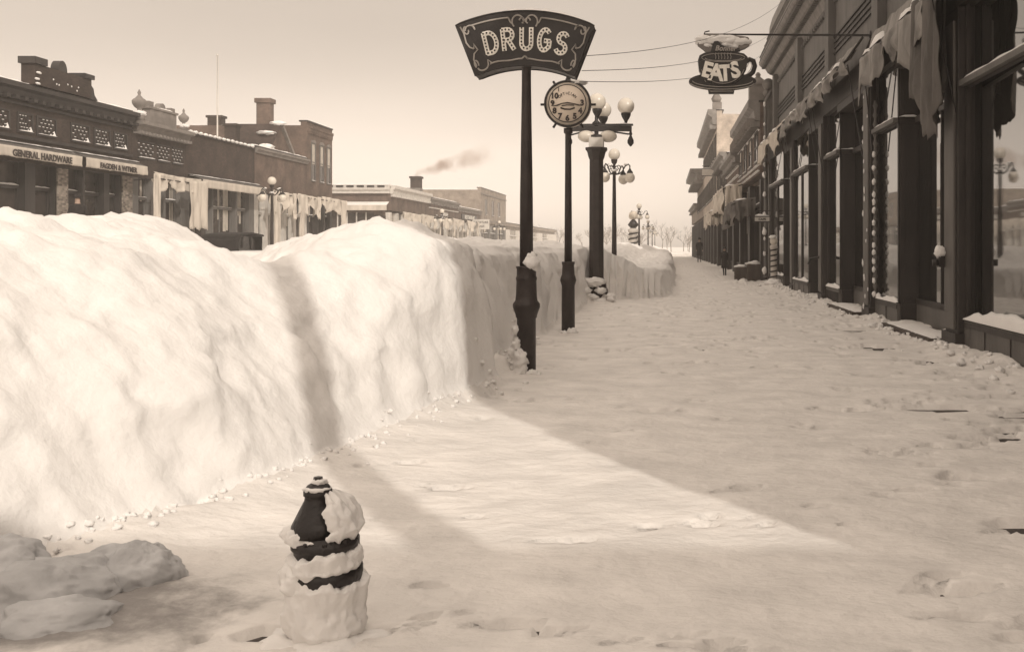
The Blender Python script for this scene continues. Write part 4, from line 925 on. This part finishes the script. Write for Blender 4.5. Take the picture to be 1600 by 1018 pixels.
mb.build('socket', 'iron', case)
bow = MB().lathe([(.06, .0), (.05, .05), (.035, .08), (.05, .12), (.05, .15), (.02, .17)], (cx, y, cz+RR-.01), 14)
bow.tube([(cx-.02, y, cz+RR+.14), (cx-.08, y, cz+RR+.18), (cx-.15, y, cz+RR+.24), (cx-.12, y, cz+RR+.31), (cx, y, cz+RR+.33), (cx+.12, y, cz+RR+.31), (cx+.15, y, cz+RR+.24), (cx+.08, y, cz+RR+.18), (cx+.02, y, cz+RR+.14)], .02, 8)
bow.build('bow', 'iron', case)
sp = MB().lump((cx+.16, y-.02, cz+RR*.93), .09, (2.0, 1.3, .6), .25, 2, 2).lump((x-.09, y-.1, .05), .09, (1, 1, .7), .3, 2, 5).lump((x+.08, y-.12, .07), .10, (1, 1, 1), .3, 2, 6); sp.build('clock_snow', 'snow', c)

# big pillar lamp
x, y = -1.87, 26.7
c = thing('pillar_lamp', 'thick tapered lamp pillar with upright globes on a crossbar, behind the clock', 'street lamp', (x, y, 0))
MB().lathe([(.30, .45), (.28, .62), (.26, .68), (.215, .72), (.20, 4.0), (.235, 4.08), (.27, 4.22), (.32, 4.28), (.32, 4.34)], (x, y, 0), sides=8).build('pillar', 'iron_brown', c)
MB().lathe([(.40, -.1), (.40, .18), (.34, .25), (.34, .40), (.31, .45)], (x, y, 0), sides=8).build('plinth', 'iron_brown', c)
MB().box(x-.2, x+.2, y-.2, y+.2, 4.341, 4.62).build('collar_block', 'white_paint', c)
MB().lathe([(.22, 4.622), (.22, 4.68), (.06, 4.72), (.06, 4.98), (.13, 5.02), (.05, 5.1), (.04, 5.32), (.1, 5.4)], (x, y, 0), 14).build('stem', 'iron', c)
b_ = MB().box(x-.78, x+.98, y-.07, y+.07, 4.80, 4.94).box(x-.82, x+1.02, y-.09, y+.09, 4.96, 5.0).tube([(x-.7, y, 4.7), (x-.4, y, 4.78), (x-.1, y, 4.62)], .025, 6).tube([(x+.2, y, 4.62), (x+.5, y, 4.78), (x+.9, y, 4.72)], .025, 6)
b_.build('crossbar', 'iron', c)
for q in (-.76, .95):
    MB().lathe([(.03, 4.80), (.05, 4.72), (.03, 4.68), (.09, 4.55), (.09, 4.47), (.02, 4.38)], (x+q, y, 0), 12).build('pendant_finial', 'iron', c)
for gx, gy, gz, gr in ((x+.02, y, 5.62, .24), (x+.14, y+.75, 5.5, .235), (x-.02, y-.0, 0, 0))[:2]+( (x+.82, y, 5.5, .235), (x-.62, y, 5.5, .235)):
    MB().lathe([(.03, gz-gr-.25), (.05, gz-gr-.18), (.12, gz-gr-.06), (.14, gz-gr), (.14, gz-gr+.04)], (gx, gy, 0), 12).build('globe_holder', 'iron', c)
    MB().sphere((gx, gy, gz), gr).build('globe', 'globe', c)
for q in (-.28, .33): MB().sphere((x+q, y, 4.66), .21, 18, 10, (1.15, 1, .8)).build('bowl_globe', 'globe', c)
sp = MB(); sp.lump((x-.05, y-.25, .62), .26, (1.2, .6, .5), .3, 2, 1)
for i in range(10): sp.lump((x+random.uniform(-.45, .45), y-.42+random.uniform(-.05, .1), random.uniform(.0, .45)), random.uniform(.09, .17), (1.2, 1, .7), .3, 2, i)
snow_strip(sp, x+.25, x+.95, y-.08, y+.08, 5.0, .05, 3); snow_strip(sp, x-.7, x-.15, y-.08, y+.08, 5.0, .05, 4)
sp.build('lamp_snow', 'snow', c)

# five-globe street lamps
GLM = 'five-globe street lamps'
def make_lamp():
    c = thing('street_lamp', 'x', 'street lamp', (0, 0, 0), GLM)
    MB().lathe([(.22, -.1), (.22, .12), (.17, .2), (.15, .8), (.17, .84), (.13, .9), (.11, 1.1)], (0, 0, 0), 16).build('pedestal', 'iron_brown', c)
    MB().lathe([(.10, 1.1), (.085, 2.5), (.06, 4.3), (.09, 4.34), (.09, 4.4), (.06, 4.44), (.05, 4.7), (.10, 4.76), (.12, 4.84), (.12, 4.88)], (0, 0, 0), 16).build('pole', 'iron_brown', c)
    for k in range(4):
        a = PI/4*1+k*PI/2+.3; ux, uy = math.cos(a), math.sin(a)
        arm = MB().tube([(ux*q, uy*q, z) for q, z in ((.05, 4.35), (.2, 4.33), (.35, 4.42), (.48, 4.62), (.62, 4.68), (.68, 4.62), (.68, 4.5))], .025, 7).tube([(ux*q, uy*q, z) for q, z in ((.05, 4.6), (.2, 4.66), (.3, 4.58), (.24, 4.5), (.16, 4.55))], .016, 6)
        arm = arm.build('arm', 'iron', c)
        MB().lathe([(.03, 4.52), (.06, 4.46), (.12, 4.38), (.12, 4.34)], (ux*.68, uy*.68, 0), 12).build('globe_holder', 'iron', arm)
        MB().sphere((ux*.68, uy*.68, 4.18), .19, 16, 10, (1, 1, 1.06)).build('globe', 'globe', arm)
    MB().sphere((0, 0, 5.08), .22, 18, 12).build('top_globe', 'globe', c)
    sp = MB().lump((0, 0, 4.47), .1, (1.2, 1.2, .5), .2, 2, 1)
    for k in range(4):
        a = PI/4+k*PI/2+.3; sp.lump((math.cos(a)*.5, math.sin(a)*.5, 4.68), .06, (1.4, 1.4, .6), .2, 2, k, 8, 6)
    sp.build('arm_snow', 'snow', c)
    return c
l0 = make_lamp()
LP = [(-1.87, 36.3, 1.0, 'five-globe street lamp directly behind the thick pillar lamp'), (-1.87, 73, .92, 'five-globe street lamp beside the barber pole'), (-1.87, 115, .9, 'five-globe street lamp farther along, just right of the barber pole'),
      (-1.8, 150, .9, 'tiny hazy street lamp, third of the distant near-side row'), (-1.7, 185, .9, 'farthest hazy street lamp of the near-side row'),
      (-20.2, 49.5, .98, 'five-globe street lamp across the street before the draped cream awnings'), (-20.2, 87.5, .95, 'five-globe street lamp across the street before the low corner stores'), (-20.2, 118, .9, 'five-globe street lamp across the street under the restaurant signboard'), (-20.2, 26, .98, 'five-globe lamp at the near end across the street, left of the frame')]
for i, (px, py, sc_, lb) in enumerate(LP[:8]):
    o = l0 if i == 0 else copy_tree(l0)
    o.location = (px, py, 0); o.scale = (sc_, sc_, sc_); o.rotation_euler.z = .0 if i == 0 else i*.35
    o['label'] = lb
# far barber pole
bp = thing('barber_pole', 'tall striped barber pole with a ball top, rising above the snow far up the walk', 'barber pole', (-2.25, 72, 0))
MB().lathe([(.45, .0), (.45, .9), (.3, 1.2), (.3, 2.6), (.4, 2.7), (.4, 2.85), (.2, 2.95)], (-2.25, 71, 0), 16).build('post', 'pole_white', bp)
mb = MB()
for k in range(4): mb.tube([(-2.25+.31*math.cos(t), 71+.31*math.sin(t), 1.25+k*.36+t*.05) for t in [i*.45 for i in range(15)]], .07, 6)
mb.build('stripe', 'trim_dark', bp)
MB().lathe([(.2, 2.96), (.42, 3.2), (.2, 3.5), (.1, 3.6)], (-2.25, 71, 0), 14).build('collar', 'iron', bp); MB().sphere((-2.25, 71, 3.9), .33, 14, 10).build('ball', 'brass', bp)

# EATS cup sign
y = 21.1; PX = y/1500
def W(u, v): return ((1065+u/8.48-1037)*PX, 1.6+(385-(40+v/8.48))*PX)      # measured outline in metres on the sign's own plane
e = thing('cafe_sign', 'cup-and-saucer shaped eats sign hanging from a long rod over the sidewalk', 'sign', (*W(560, 500)[:1], y, W(560, 500)[1]))
yf = y-.10
def plate(pts, y0, y1): return MB().prism([W(*p) for p in pts], 'y', y0, y1)
def ell(cu, cv, ru, rv, a0=0, a1=360, n=36): return [(cu+ru*math.cos(R(a0+(a1-a0)*i/n)), cv-rv*math.sin(R(a0+(a1-a0)*i/n))) for i in range(n+(0 if a1-a0 == 360 else 1))]
plate(ell(540, 745, 445, 115), yf+.02, yf+.18).build('saucer', 'sign_dark', e, recalc=True)
plate([(350, 850), (360, 905), (690, 905), (700, 850)], yf+.03, yf+.17).build('saucer_foot', 'sign_dark', e, recalc=True)
cup = plate([(215, 470), (235, 410), (300, 375), (430, 355), (560, 348), (700, 358), (820, 385), (870, 430), (865, 500), (850, 600), (800, 690), (720, 755), (620, 785), (480, 790), (360, 755), (280, 700), (230, 600)], yf-.02, yf+.20)
cup = cup.build('cup', 'sign_dark', e, recalc=True)
hd = MB().tube([(W(u, v)[0], yf+.09, W(u, v)[1]) for u, v in ((855, 480), (900, 450), (950, 470), (970, 540), (945, 620), (900, 660), (850, 680))], .055, 10)
hd.build('handle', 'sign_dark', e)
def ln(pts, r_=.008, yy=None): return [((W(u, v)[0]), (yy if yy else yf-.026), W(u, v)[1]) for u, v in pts], r_
mb = MB()
for pts in (ell(548, 440, 285, 55), ell(548, 445, 240, 38, 180, 360, 20), ell(540, 500, 300, 280, 200, 340, 20), [(320, 760), (300, 735)],):
    p_, r_ = ln(pts, .007); mb.tube(p_, r_, 5, False)
for i, u in enumerate((445, 485, 525, 565, 605, 645)):
    p_, r_ = ln([(u, 460), (u+6, 430), (u-4, 400), (u+5, 375)], .006); mb.tube(p_, r_, 5)
mb.build('cup_outline', 'sign_trim', cup)
mb = MB()
for a in (ell(540, 735, 400, 85, 185, 355, 30), ell(540, 760, 425, 95, 190, 350, 30), [(370, 860), (375, 880), (680, 880), (690, 860)], [(870, 640), (905, 600), (925, 550), (915, 500), (885, 505), (862, 560)]):
    mb.tube([(W(u, v)[0], (yf+.01) if v > 640 or True else yf, W(u, v)[1]) for u, v in a], .009, 5)
mb.build('saucer_outline', 'sign_trim', e)
for ch_, u, v, sz, rot in (('E', 315, 690, 225, -14), ('A', 445, 735, 245, -5), ('T', 578, 740, 235, 3), ('S', 725, 695, 235, 14)):
    ox, oz = W(u, v); sc_ = sz/8.48*PX; cr_, sr_ = math.cos(R(rot)), math.sin(R(rot))
    o = MB().text(ch_, lambda p, q, t: (ox+p*.92*cr_-q*sr_, yf-.030-t, oz+p*sr_+q*cr_), sc_*1.22, .019, .008).build('letter', 'sign_light', cup)
    o['label'] = 'white letter '+ch_
stb = plate([(205, 215), (225, 160), (300, 130), (480, 118), (650, 135), (800, 150), (880, 165), (905, 215), (895, 275), (840, 310), (770, 335), (740, 365), (330, 365), (290, 325), (215, 270)], yf+.02, yf+.16).build('steam_board', 'stone', e, recalc=True)
mb = MB()
for i, (u, v, s_) in enumerate(((300, 190, .14), (400, 200, .15), (520, 190, .16), (650, 200, .16), (770, 215, .15), (840, 225, .11), (600, 260, .12), (700, 280, .10), (250, 230, .09), (350, 270, .09))):
    a, b = W(u, v); mb.lump((a, yf+.05, b), s_, (1.35, .55, .62), .2, 1.6, i)
mb.build('steam_board_snow', 'snow', stb)
mb = MB().text('Bonner', lambda p, q, t: (W(575, 352)[0]+p+q*.3, yf-.045-t, W(575, 352)[1]+q+p*-.02), .155, .003, .006); mb.build('script_lettering', 'sign_trim', cup)
plate([(410, 260), (430, 225), (480, 225), (520, 270), (600, 310), (760, 310), (770, 362), (380, 362)], yf-.035, yf+.0).build('script_backing', 'sign_dark', cup, recalc=True)
zr = W(0, 122)[1]
rod = thing('sign_rod', 'long thin iron rod reaching from the grey building to the cup sign', 'rod', (4.7, y, zr))
MB().tube([(W(300, 0)[0], y, zr+.01), (4.56, y, zr)], .016, 8).tube([(W(560, 0)[0], y, zr-.0), (4.56, y, zr-.03)], .012, 8).build('rod', 'iron', rod)
MB().tube([(W(300, 0)[0], y, zr+.01), (W(310, 0)[0], y, zr+.06), (W(370, 0)[0], y, zr+.08)], .015, 6).build('hook', 'iron', rod)
MB().lathe([(.09, 0), (.09, .03)], (4.72-.2, y, zr), 14, 'x').build('wall_plate', 'iron', rod)
for u in (430, 700): MB().tube([(W(u, 0)[0], y, zr), (W(u, 0)[0], y, W(0, 150)[1])], .01, 6).build('hanger', 'iron', rod)

# wires
wp = [((-.97, 11.75, 3.93), (3.95, 32, 9.75)), ((-1.0, 11.75, 3.75), (4.05, 34, 9.3)), ((-1.03, 11.75, 3.62), (4.05, 38, 9.3))]
for i, (a, b) in enumerate(wp):
    a, b = Vector(a), Vector(b); pts = []
    for k in range(25):
        t = k/24; p = a.lerp(b, t); p.z -= 4*.35*t*(1-t); pts.append(p)
    MB().tube(pts, .0045, 5).build('wire', 'iron')['label'] = ['thin overhead wire, topmost from the drugs sign to the cornice', 'thin overhead wire, middle one from the drugs sign', 'thin overhead wire, lowest from the corner of the drugs sign'][i]
    o = bpy.data.objects[-1] if False else None
for o in [o for o in COL.objects if o.name.startswith('wire')]: tag(o, None, 'wire', 'overhead wires')

# ================================================================ HYDRANT
x, y = -1.37, 3.86
h = thing('fire_hydrant', 'short dark fire hydrant crusted with snow in the foreground', 'fire hydrant', (x, y, 0))
MB().lathe([(.13, -.05), (.13, .04), (.105, .05), (.11, .26), (.145, .27), (.145, .315), (.118, .32), (.122, .395), (.132, .40), (.132, .428), (.118, .432), (.112, .45)], (x+.01, y, 0), 32).build('barrel', 'iron', h)
MB().lathe([(.114, .451), (.10, .49), (.075, .54), (.052, .585), (.05, .60), (.056, .604), (.056, .62), (.042, .642), (.02, .654)], (x-.02, y, 0), 28).lathe([(.02, .654), (.018, .675)], (x-.02, y, 0), sides=5).build('bonnet', 'iron', h)
for dx in (-1, 1): MB().lathe([(.036, 0), (.036, .03*dx), (.044, .031*dx), (.044, .04*dx), (.02, .045*dx)], (x+dx*.095+.01, y+.02, .18), 16, 'x').build('side_nozzle', 'iron', h)
mb = MB()
for k in range(10): a_ = 2*PI*k/10; mb.lathe([(.009, .428), (.009, .440), (.004, .443)], (x+.01+.124*math.cos(a_), y+.124*math.sin(a_), 0), sides=6)
mb.build('flange_bolts', 'iron', h)
sp = MB()
sp.wrap((x-.0, y, 0), [(.128, .425), (.124, .47), (.105, .53), (.078, .575), (.05, .605)], -66, 110, .16, 1, .042, 70, 34, .012)
sp.wrap((x-.02, y, 0), [(.118, .425), (.105, .455), (.092, .48)], -195, -75, .3, 2, .03, 50, 16)
sp.wrap((x+.01, y, 0), [(.135, .305), (.128, .34), (.13, .37), (.122, .398)], -215, 70, .16, 3, .034, 90, 24, .016)
sp.wrap((x+.01, y, 0), [(.13, .03), (.13, .10), (.125, .18), (.13, .25), (.135, .285)], -215, 85, .16, 4, .042, 90, 36, -.004)
sp.wrap((x-.0, y, 0), [(.14, .22), (.15, .29), (.142, .34)], -215, -108, .4, 24, .025, 50, 20)
sp.lump((x-.02, y-.005, .628), .05, (1.05, 1.0, .30), .15, 2, 2).lump((x-.015, y, .655), .028, (1.1, 1, .5), .2, 2, 8)
sp.lump((x+.04, y-.05, -.01), .20, (1.25, 1, .42), .2, 1.6, 7, 40, 28, 6).lump((x-.1, y-.04, .0), .12, (1.2, 1, .6), .2, 1.6, 17, 30, 20, 6)
sp.build('hydrant_snow', 'snow', h)

# snow lumps, lower left
GLU = 'grey snow lumps in the foreground'
for i, (px, py, r_, sq, lb) in enumerate(((-2.70, 4.22, .28, (1.15, 1, .66), 'large dull grey snow lump at the lower left'), (-2.38, 4.42, .18, (.95, .9, .95), 'upright rounded snow lump right of the large grey one'),
        (-3.05, 4.35, .22, (1.1, 1, .75), 'grey snow lump cut by the left edge of the view'), (-2.48, 3.95, .19, (1.3, 1, .5), 'low grey snow lump at the bottom edge of the view'),
        (-2.62, 4.62, .15, (1.2, 1, .7), 'grey snow lump between the large one and the upright one'))):
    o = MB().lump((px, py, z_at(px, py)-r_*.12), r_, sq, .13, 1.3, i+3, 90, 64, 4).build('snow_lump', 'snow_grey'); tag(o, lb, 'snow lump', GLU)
rs = random.Random(21); mb = MB()
for i in range(240):
    q = 8.5+30*(i/240)**1.2+rs.uniform(-.2, .2); px = 4.38-abs(rs.gauss(0, .28)); r_ = rs.uniform(.015, .06)*(1.5 if rs.random() < .12 else 1)
    mb.lump((px, q, z_at(px, q)+r_*.2), r_, (1, 1.2, .8), .4, 2.2, i, 10, 7)
m2b = MB()
for i in range(260):
    q = 4.2+24*(i/420)**1.5+rs.uniform(-.2, .2); xf = float(np.interp(q, FOOT_Y, FOOT_X)); px = xf+abs(rs.gauss(0, .13))-.04
    r_ = rs.uniform(.006, .024)*(1.5 if q > 10 else 1); m2b.lump((px, q, z_at(px, q)+r_*.25), r_, (1.1, 1, .8), .4, 2.2, i, 10, 7)
tag(m2b.build('snow_crumbs', 'snow'), 'snow crumbs fallen along the foot of the high bank', 'snow', None, 'stuff')
tag(mb.build('snow_crumbs', 'snow'), 'white snow crumbs fallen along the foot of the shop fronts', 'snow', None, 'stuff')

# ================================================================ PEOPLE
def person(lab, loc, facing, s=1.0, arm=.25, hat='round', coatlen=.55):
    px, py, pz = loc; root = thing('person', lab, 'person', (0, 0, 0))
    J = [((0, 0, .95), .15), ((0, 0, 1.2), .15), ((0, 0, 1.42), .16), ((0, 0, 1.50), .065), ((0, .01, 1.58), .075), ((0, .01, 1.70), .085),
         ((.18, 0, 1.42), .065), ((.24, .04, 1.16), .05), ((.22, .16, .94), .038), ((.22, .2, .86), .035), ((-.18, 0, 1.42), .065), ((-.24, .02, 1.16), .05), ((-.23, .10, .92), .038), ((-.23, .12, .84), .035),
         ((.09, 0, .9), .095), ((.10, .08, .5), .065), ((.10, .06, .08), .045), ((.10, .18, .05), .04), ((-.09, 0, .9), .095), ((-.10, -.04, .5), .065), ((-.10, -.12, .10), .045), ((-.10, 0.0, .05), .04)]
    E = [(0, 1), (1, 2), (2, 3), (3, 4), (4, 5), (2, 6), (6, 7), (7, 8), (8, 9), (2, 10), (10, 11), (11, 12), (12, 13), (0, 14), (14, 15), (15, 16), (16, 17), (0, 18), (18, 19), (19, 20), (20, 21)]
    me = bpy.data.meshes.new('body'); me.from_pydata([j[0] for j in J], E, []); o = bpy.data.objects.new('body', me); COL.objects.link(o)
    md = o.modifiers.new('skin', 'SKIN'); 
    for i, v in enumerate(me.skin_vertices[0].data): v.radius = (J[i][1], J[i][1]*.85); v.use_root = (i == 0)
    o.modifiers.new('sub', 'SUBSURF').levels = 1
    ev = o.evaluated_get(bpy.context.evaluated_depsgraph_get()); m2_ = bpy.data.meshes.new_from_object(ev)
    bpy.data.objects.remove(o); m2_.materials.clear(); m2_.materials.append(M['coat']); m2_.materials.append(M['skin'])
    for p in m2_.polygons:
        p.use_smooth = True; c = p.center
        if c.z > 1.52 or (c.z < .93 and abs(c.x) > .19 and c.y > .1): p.material_index = 1
    b = bpy.data.objects.new('body', m2_); COL.objects.link(b); b.parent = root
    MB().lathe([(.21, .52), (.20, .7), (.175, .95), (.185, 1.2), (.20, 1.38), (.13, 1.47), (.09, 1.50)], (0, 0, 0), 18).build('coat', 'coat', root)
    MB().lathe([(.15, 1.69), (.15, 1.705), (.095, 1.71), (.09, 1.80), (.05, 1.83)], (0, 0, 0), 16).build('hat', 'coat', root)
    MB().sphere((0, .085, 1.61), .016, 6, 5).build('nose', 'skin', root)
    root.location = (px, py, pz); root.rotation_euler.z = facing; root.scale = (s, s, s)
    return root
person('dark-coated person with a round hat standing on the far snow bank before the hardware store', (-17.4, 28.5, z_at(-17.4, 28.5)+.12), R(200), .98)
person('dark-clothed person walking on the snowy sidewalk far up the right side', (2.6, 70, z_at(2.6, 70)+.35), R(180), 1.0)
person('small dark figure standing by the shops nearer than the far walker', (3.3, 52, z_at(3.3, 52)), R(20), .9)

# old touring car across the street
cx, cy, cz0 = -17.5, 39.8, .12
v = thing('touring_car', 'old black touring car with a rounded cloth top, half hidden behind the snow bank', 'car', (cx, cy, cz0))
mb = MB().prism([(cy-1.9, .55), (cy+.9, .55), (cy+1.0, 1.15), (cy+2.0, 1.1), (cy+2.05, .5), (cy+2.0, .42), (cy-1.9, .42), (cy-1.95, 1.2), (cy-.2, 1.25), (cy-.1, .56)], 'x', cx-.7, cx+.7)
mb = MB().prism([(cy-1.95, .45), (cy+2.05, .45), (cy+2.0, 1.08), (cy+.9, 1.18), (cy-.1, 1.2), (cy-1.9, 1.25)], 'x', cx-.68, cx+.68)
for i, vv in enumerate(mb.v): mb.v[i] = (vv[0], vv[1], vv[2]+cz0)
mb.build('body', 'iron', v, recalc=True, bevel=.05)
mb = MB().prism([(cy-2.0, 1.3), (cy-2.05, 1.75), (cy-1.7, 1.98), (cy-.6, 2.06), (cy+.5, 1.98), (cy+.6, 1.9), (cy-.6, 1.97), (cy-1.55, 1.88), (cy-1.8, 1.7), (cy-1.8, 1.3)], 'x', cx-.72, cx+.72)
for i, vv in enumerate(mb.v): mb.v[i] = (vv[0], vv[1], vv[2]+cz0)
tp = mb.build('cloth_top', 'coat', v, recalc=True, bevel=.04)
o = MB().box(cx-.68, cx+.68, cy-1.99, cy-1.93, cz0+1.25, cz0+1.9).build('rear_curtain', 'coat', v)
MB().box(cx-.25, cx+.25, cy-2.0, cy-1.992, cz0+1.5, cz0+1.72).build('rear_window', 'glass', o)
MB().box(cx-.62, cx+.62, cy+.55, cy+.58, cz0+1.2, cz0+1.9).build('windscreen', 'glass', v)
for sx in (-1, 1):
    for q in (-1.3, 1.45):
        wl = MB().lathe([(.3, -.05), (.40, -.05), (.43, 0), (.40, .05), (.3, .05)], (cx+sx*.72, cy+q, cz0+.43), 24, 'x').build('wheel', 'rubber', v)
        mb = MB().lathe([(.08, -.07), (.08, .07)], (cx+sx*.72, cy+q, cz0+.43), 12, 'x')
        for k in range(10): a = PI*2*k/10; mb.tube([(cx+sx*.72, cy+q+.06*math.cos(a), cz0+.43+.06*math.sin(a)), (cx+sx*.72, cy+q+.31*math.cos(a), cz0+.43+.31*math.sin(a))], .018, 5)
        mb.build('spokes', 'wood', wl)
        MB().tube([(cx+sx*.78, cy+q+.52*math.cos(a), cz0+.43+.52*math.sin(a)) for a in [R(t) for t in range(10, 175, 15)]], .06, 6).build('fender', 'iron', v)

# ================================================================ FAR TREES, SMOKE
def trees(n, x0, x1, y0, y1, h0, h1, seed):
    rr = random.Random(seed); vs = []; fs = []
    def seg_(a, b, r0, r1):
        k = len(vs); t = (b-a).normalized(); s_ = t.cross(Vector((0, 1, 0))).normalized(); u = t.cross(s_)
        for p, r_ in ((a, r0), (b, r1)):
            for q in range(3): an = q*2.094; vs.append(tuple(p+(s_*math.cos(an)+u*math.sin(an))*r_))
        for q in range(3): fs.append((k+q, k+(q+1) % 3, k+3+(q+1) % 3, k+3+q))
    def br(p, dr, ln_, r_, dep):
        e_ = p+dr*ln_; seg_(p, e_, r_, r_*.6)
        if dep == 0: return
        for _ in range(3 if dep > 1 else 4):
            nd = (dr+Vector((rr.uniform(-.9, .9), rr.uniform(-.9, .9), rr.uniform(-.2, .6)))).normalized(); br(p+dr*ln_*rr.uniform(.5, 1), nd, ln_*rr.uniform(.5, .78), r_*.55, dep-1)
    for i in range(n):
        hgt = rr.uniform(h0, h1); br(Vector((rr.uniform(x0, x1), rr.uniform(y0, y1), 0)), Vector((rr.uniform(-.08, .08), 0, 1)).normalized(), hgt*.42, hgt*.020, 5)
    me = MB().add(vs, fs); return me
o = trees(14, 2, 16, 250, 305, 6, 9.5, 11).build('distant_trees', 'bark'); tag(o, 'bare hazy trees past the last stores on the right', 'trees', None, 'stuff')
o = trees(30, -44, 3, 245, 310, 6, 9.5, 5).build('distant_trees', 'bark'); tag(o, 'bare hazy trees closing the far end of the street', 'trees', None, 'stuff')

def volmat(name, col, dens, nscale=.6, thr=.48):
    m = bpy.data.materials.new(name); m.use_nodes = True; n = m.node_tree; n.nodes.remove(n.nodes["Principled BSDF"])
    v_ = n.nodes.new("ShaderNodeVolumePrincipled"); v_.inputs['Color'].default_value = (*col, 1); v_.inputs['Anisotropy'].default_value = 0
    n.links.new(v_.outputs[0], n.nodes["Material Output"].inputs['Volume'])
    if nscale:
        t = n.nodes.new("ShaderNodeTexCoord"); z = n.nodes.new("ShaderNodeTexNoise"); z.inputs['Scale'].default_value = nscale; z.inputs['Detail'].default_value = 4
        r_ = n.nodes.new("ShaderNodeMapRange"); r_.inputs[1].default_value = thr; r_.inputs[2].default_value = thr+.2; r_.inputs[3].default_value = 0; r_.inputs[4].default_value = dens
        n.links.new(t.outputs['Object'], z.inputs[0]); n.links.new(z.outputs[0], r_.inputs[0]); n.links.new(r_.outputs[0], v_.inputs['Density'])
    else: v_.inputs['Density'].default_value = dens
    return m
def smokemat():
    m = bpy.data.materials.new('chimney_smoke'); m.use_nodes = True; n = m.node_tree; n.nodes.remove(n.nodes["Principled BSDF"]); l = n.links.new
    v_ = n.nodes.new("ShaderNodeVolumePrincipled"); v_.inputs['Color'].default_value = (.62, .52, .46, 1); l(v_.outputs[0], n.nodes["Material Output"].inputs['Volume'])
    t = n.nodes.new("ShaderNodeTexCoord"); z = n.nodes.new("ShaderNodeTexNoise"); z.inputs['Scale'].default_value = .55; z.inputs['Detail'].default_value = 3; l(t.outputs['Object'], z.inputs[0])
    def mth(op, a, b=None):
        k = n.nodes.new("ShaderNodeMath"); k.operation = op
        for i_, q in enumerate((a, b)):
            if q is None: continue
            if isinstance(q, (int, float)): k.inputs[i_].default_value = q
            else: l(q, k.inputs[i_])
        return k.outputs[0]
    sx = n.nodes.new("ShaderNodeSeparateXYZ"); l(t.outputs['Object'], sx.inputs[0])
    # wander of the axis
    n2 = n.nodes.new("ShaderNodeTexNoise"); n2.noise_dimensions = '1D'; n2.inputs['Scale'].default_value = .55; l(sx.outputs[0], n2.inputs['W'])
    zz = mth('SUBTRACT', sx.outputs[2], mth('MULTIPLY', mth('SUBTRACT', n2.outputs[0], .5), 1.3))
    rad = mth('SQRT', mth('ADD', mth('MULTIPLY', zz, zz), mth('MULTIPLY', sx.outputs[1], sx.outputs[1])))
    R_ = mth('ADD', mth('MULTIPLY', sx.outputs[0], .15), .35)
    fall = mth('MAXIMUM', mth('SUBTRACT', 1.0, mth('DIVIDE', rad, R_)), 0.0)
    nz = mth('MAXIMUM', mth('MULTIPLY', mth('SUBTRACT', z.outputs[0], .37), 4.0), 0.0)
    fade = mth('MAXIMUM', mth('SUBTRACT', 1.0, mth('DIVIDE', sx.outputs[0], 8.5)), 0.0)
    l(mth('MULTIPLY', mth('MULTIPLY', fall, nz), mth('MULTIPLY', fade, 3.2)), v_.inputs['Density'])
    m.cycles.volume_step_rate = .15
    return m
M['smoke'] = smokemat()
o = MB().tube([(q, 0, 0) for q in (-.2, 1, 3, 5, 7, 8.6)], [.7, 1.0, 1.4, 1.8, 2.1, 2.2], 16, smooth=False).build('chimney_smoke', 'smoke', recalc=True); o.location = (-25.5, 99, 8.95); o.rotation_euler = (0, R(-17), 0); tag(o, 'thin brown smoke drifting from the chimney across the street', 'smoke', None, 'stuff')

# ================================================================ WHAT CASTS THE FOREGROUND SHADE (behind the camera)
r, X = building('brick_block', 'brick block on the near corner across the side street', 4.1, -1, -32, -8, 9.25, 14, 'brick_mid', None)
shopfront(r, X, -32, -8, [(-31, -26), (-25, -20), (-19, -14), (-13, -9)], 4.6, 3.5, .6, 'trim_dark', 3)
up = thing('utility_pole', 'wooden utility pole at the street corner', 'utility pole', (3.93, -2.7, 0))
MB().tube([(3.93, -2.7, -.1), (3.93, -2.7, 10.5)], [.19, .14], 14).build('pole', 'wood', up)
r, X = building('store_building', 'store row across the street behind the viewer', -24, 1, -40, 21.8, 7.4, 20, 'brick_mid', None)
shopfront(r, X, -40, 21.8, [(2, 7), (8, 13), (14, 20)], 4.6, 3.5, .6, 'trim_dark', 3)

# ================================================================ HAZE
M['haze'] = volmat('haze_air', (1.0, .97, .93), .0013, 0)
hz = MB().box(-150, 150, -60, 320, -1.4, 15.5).build('haze', 'haze'); tag(hz, 'pale winter haze over the street', 'haze', None, 'stuff')
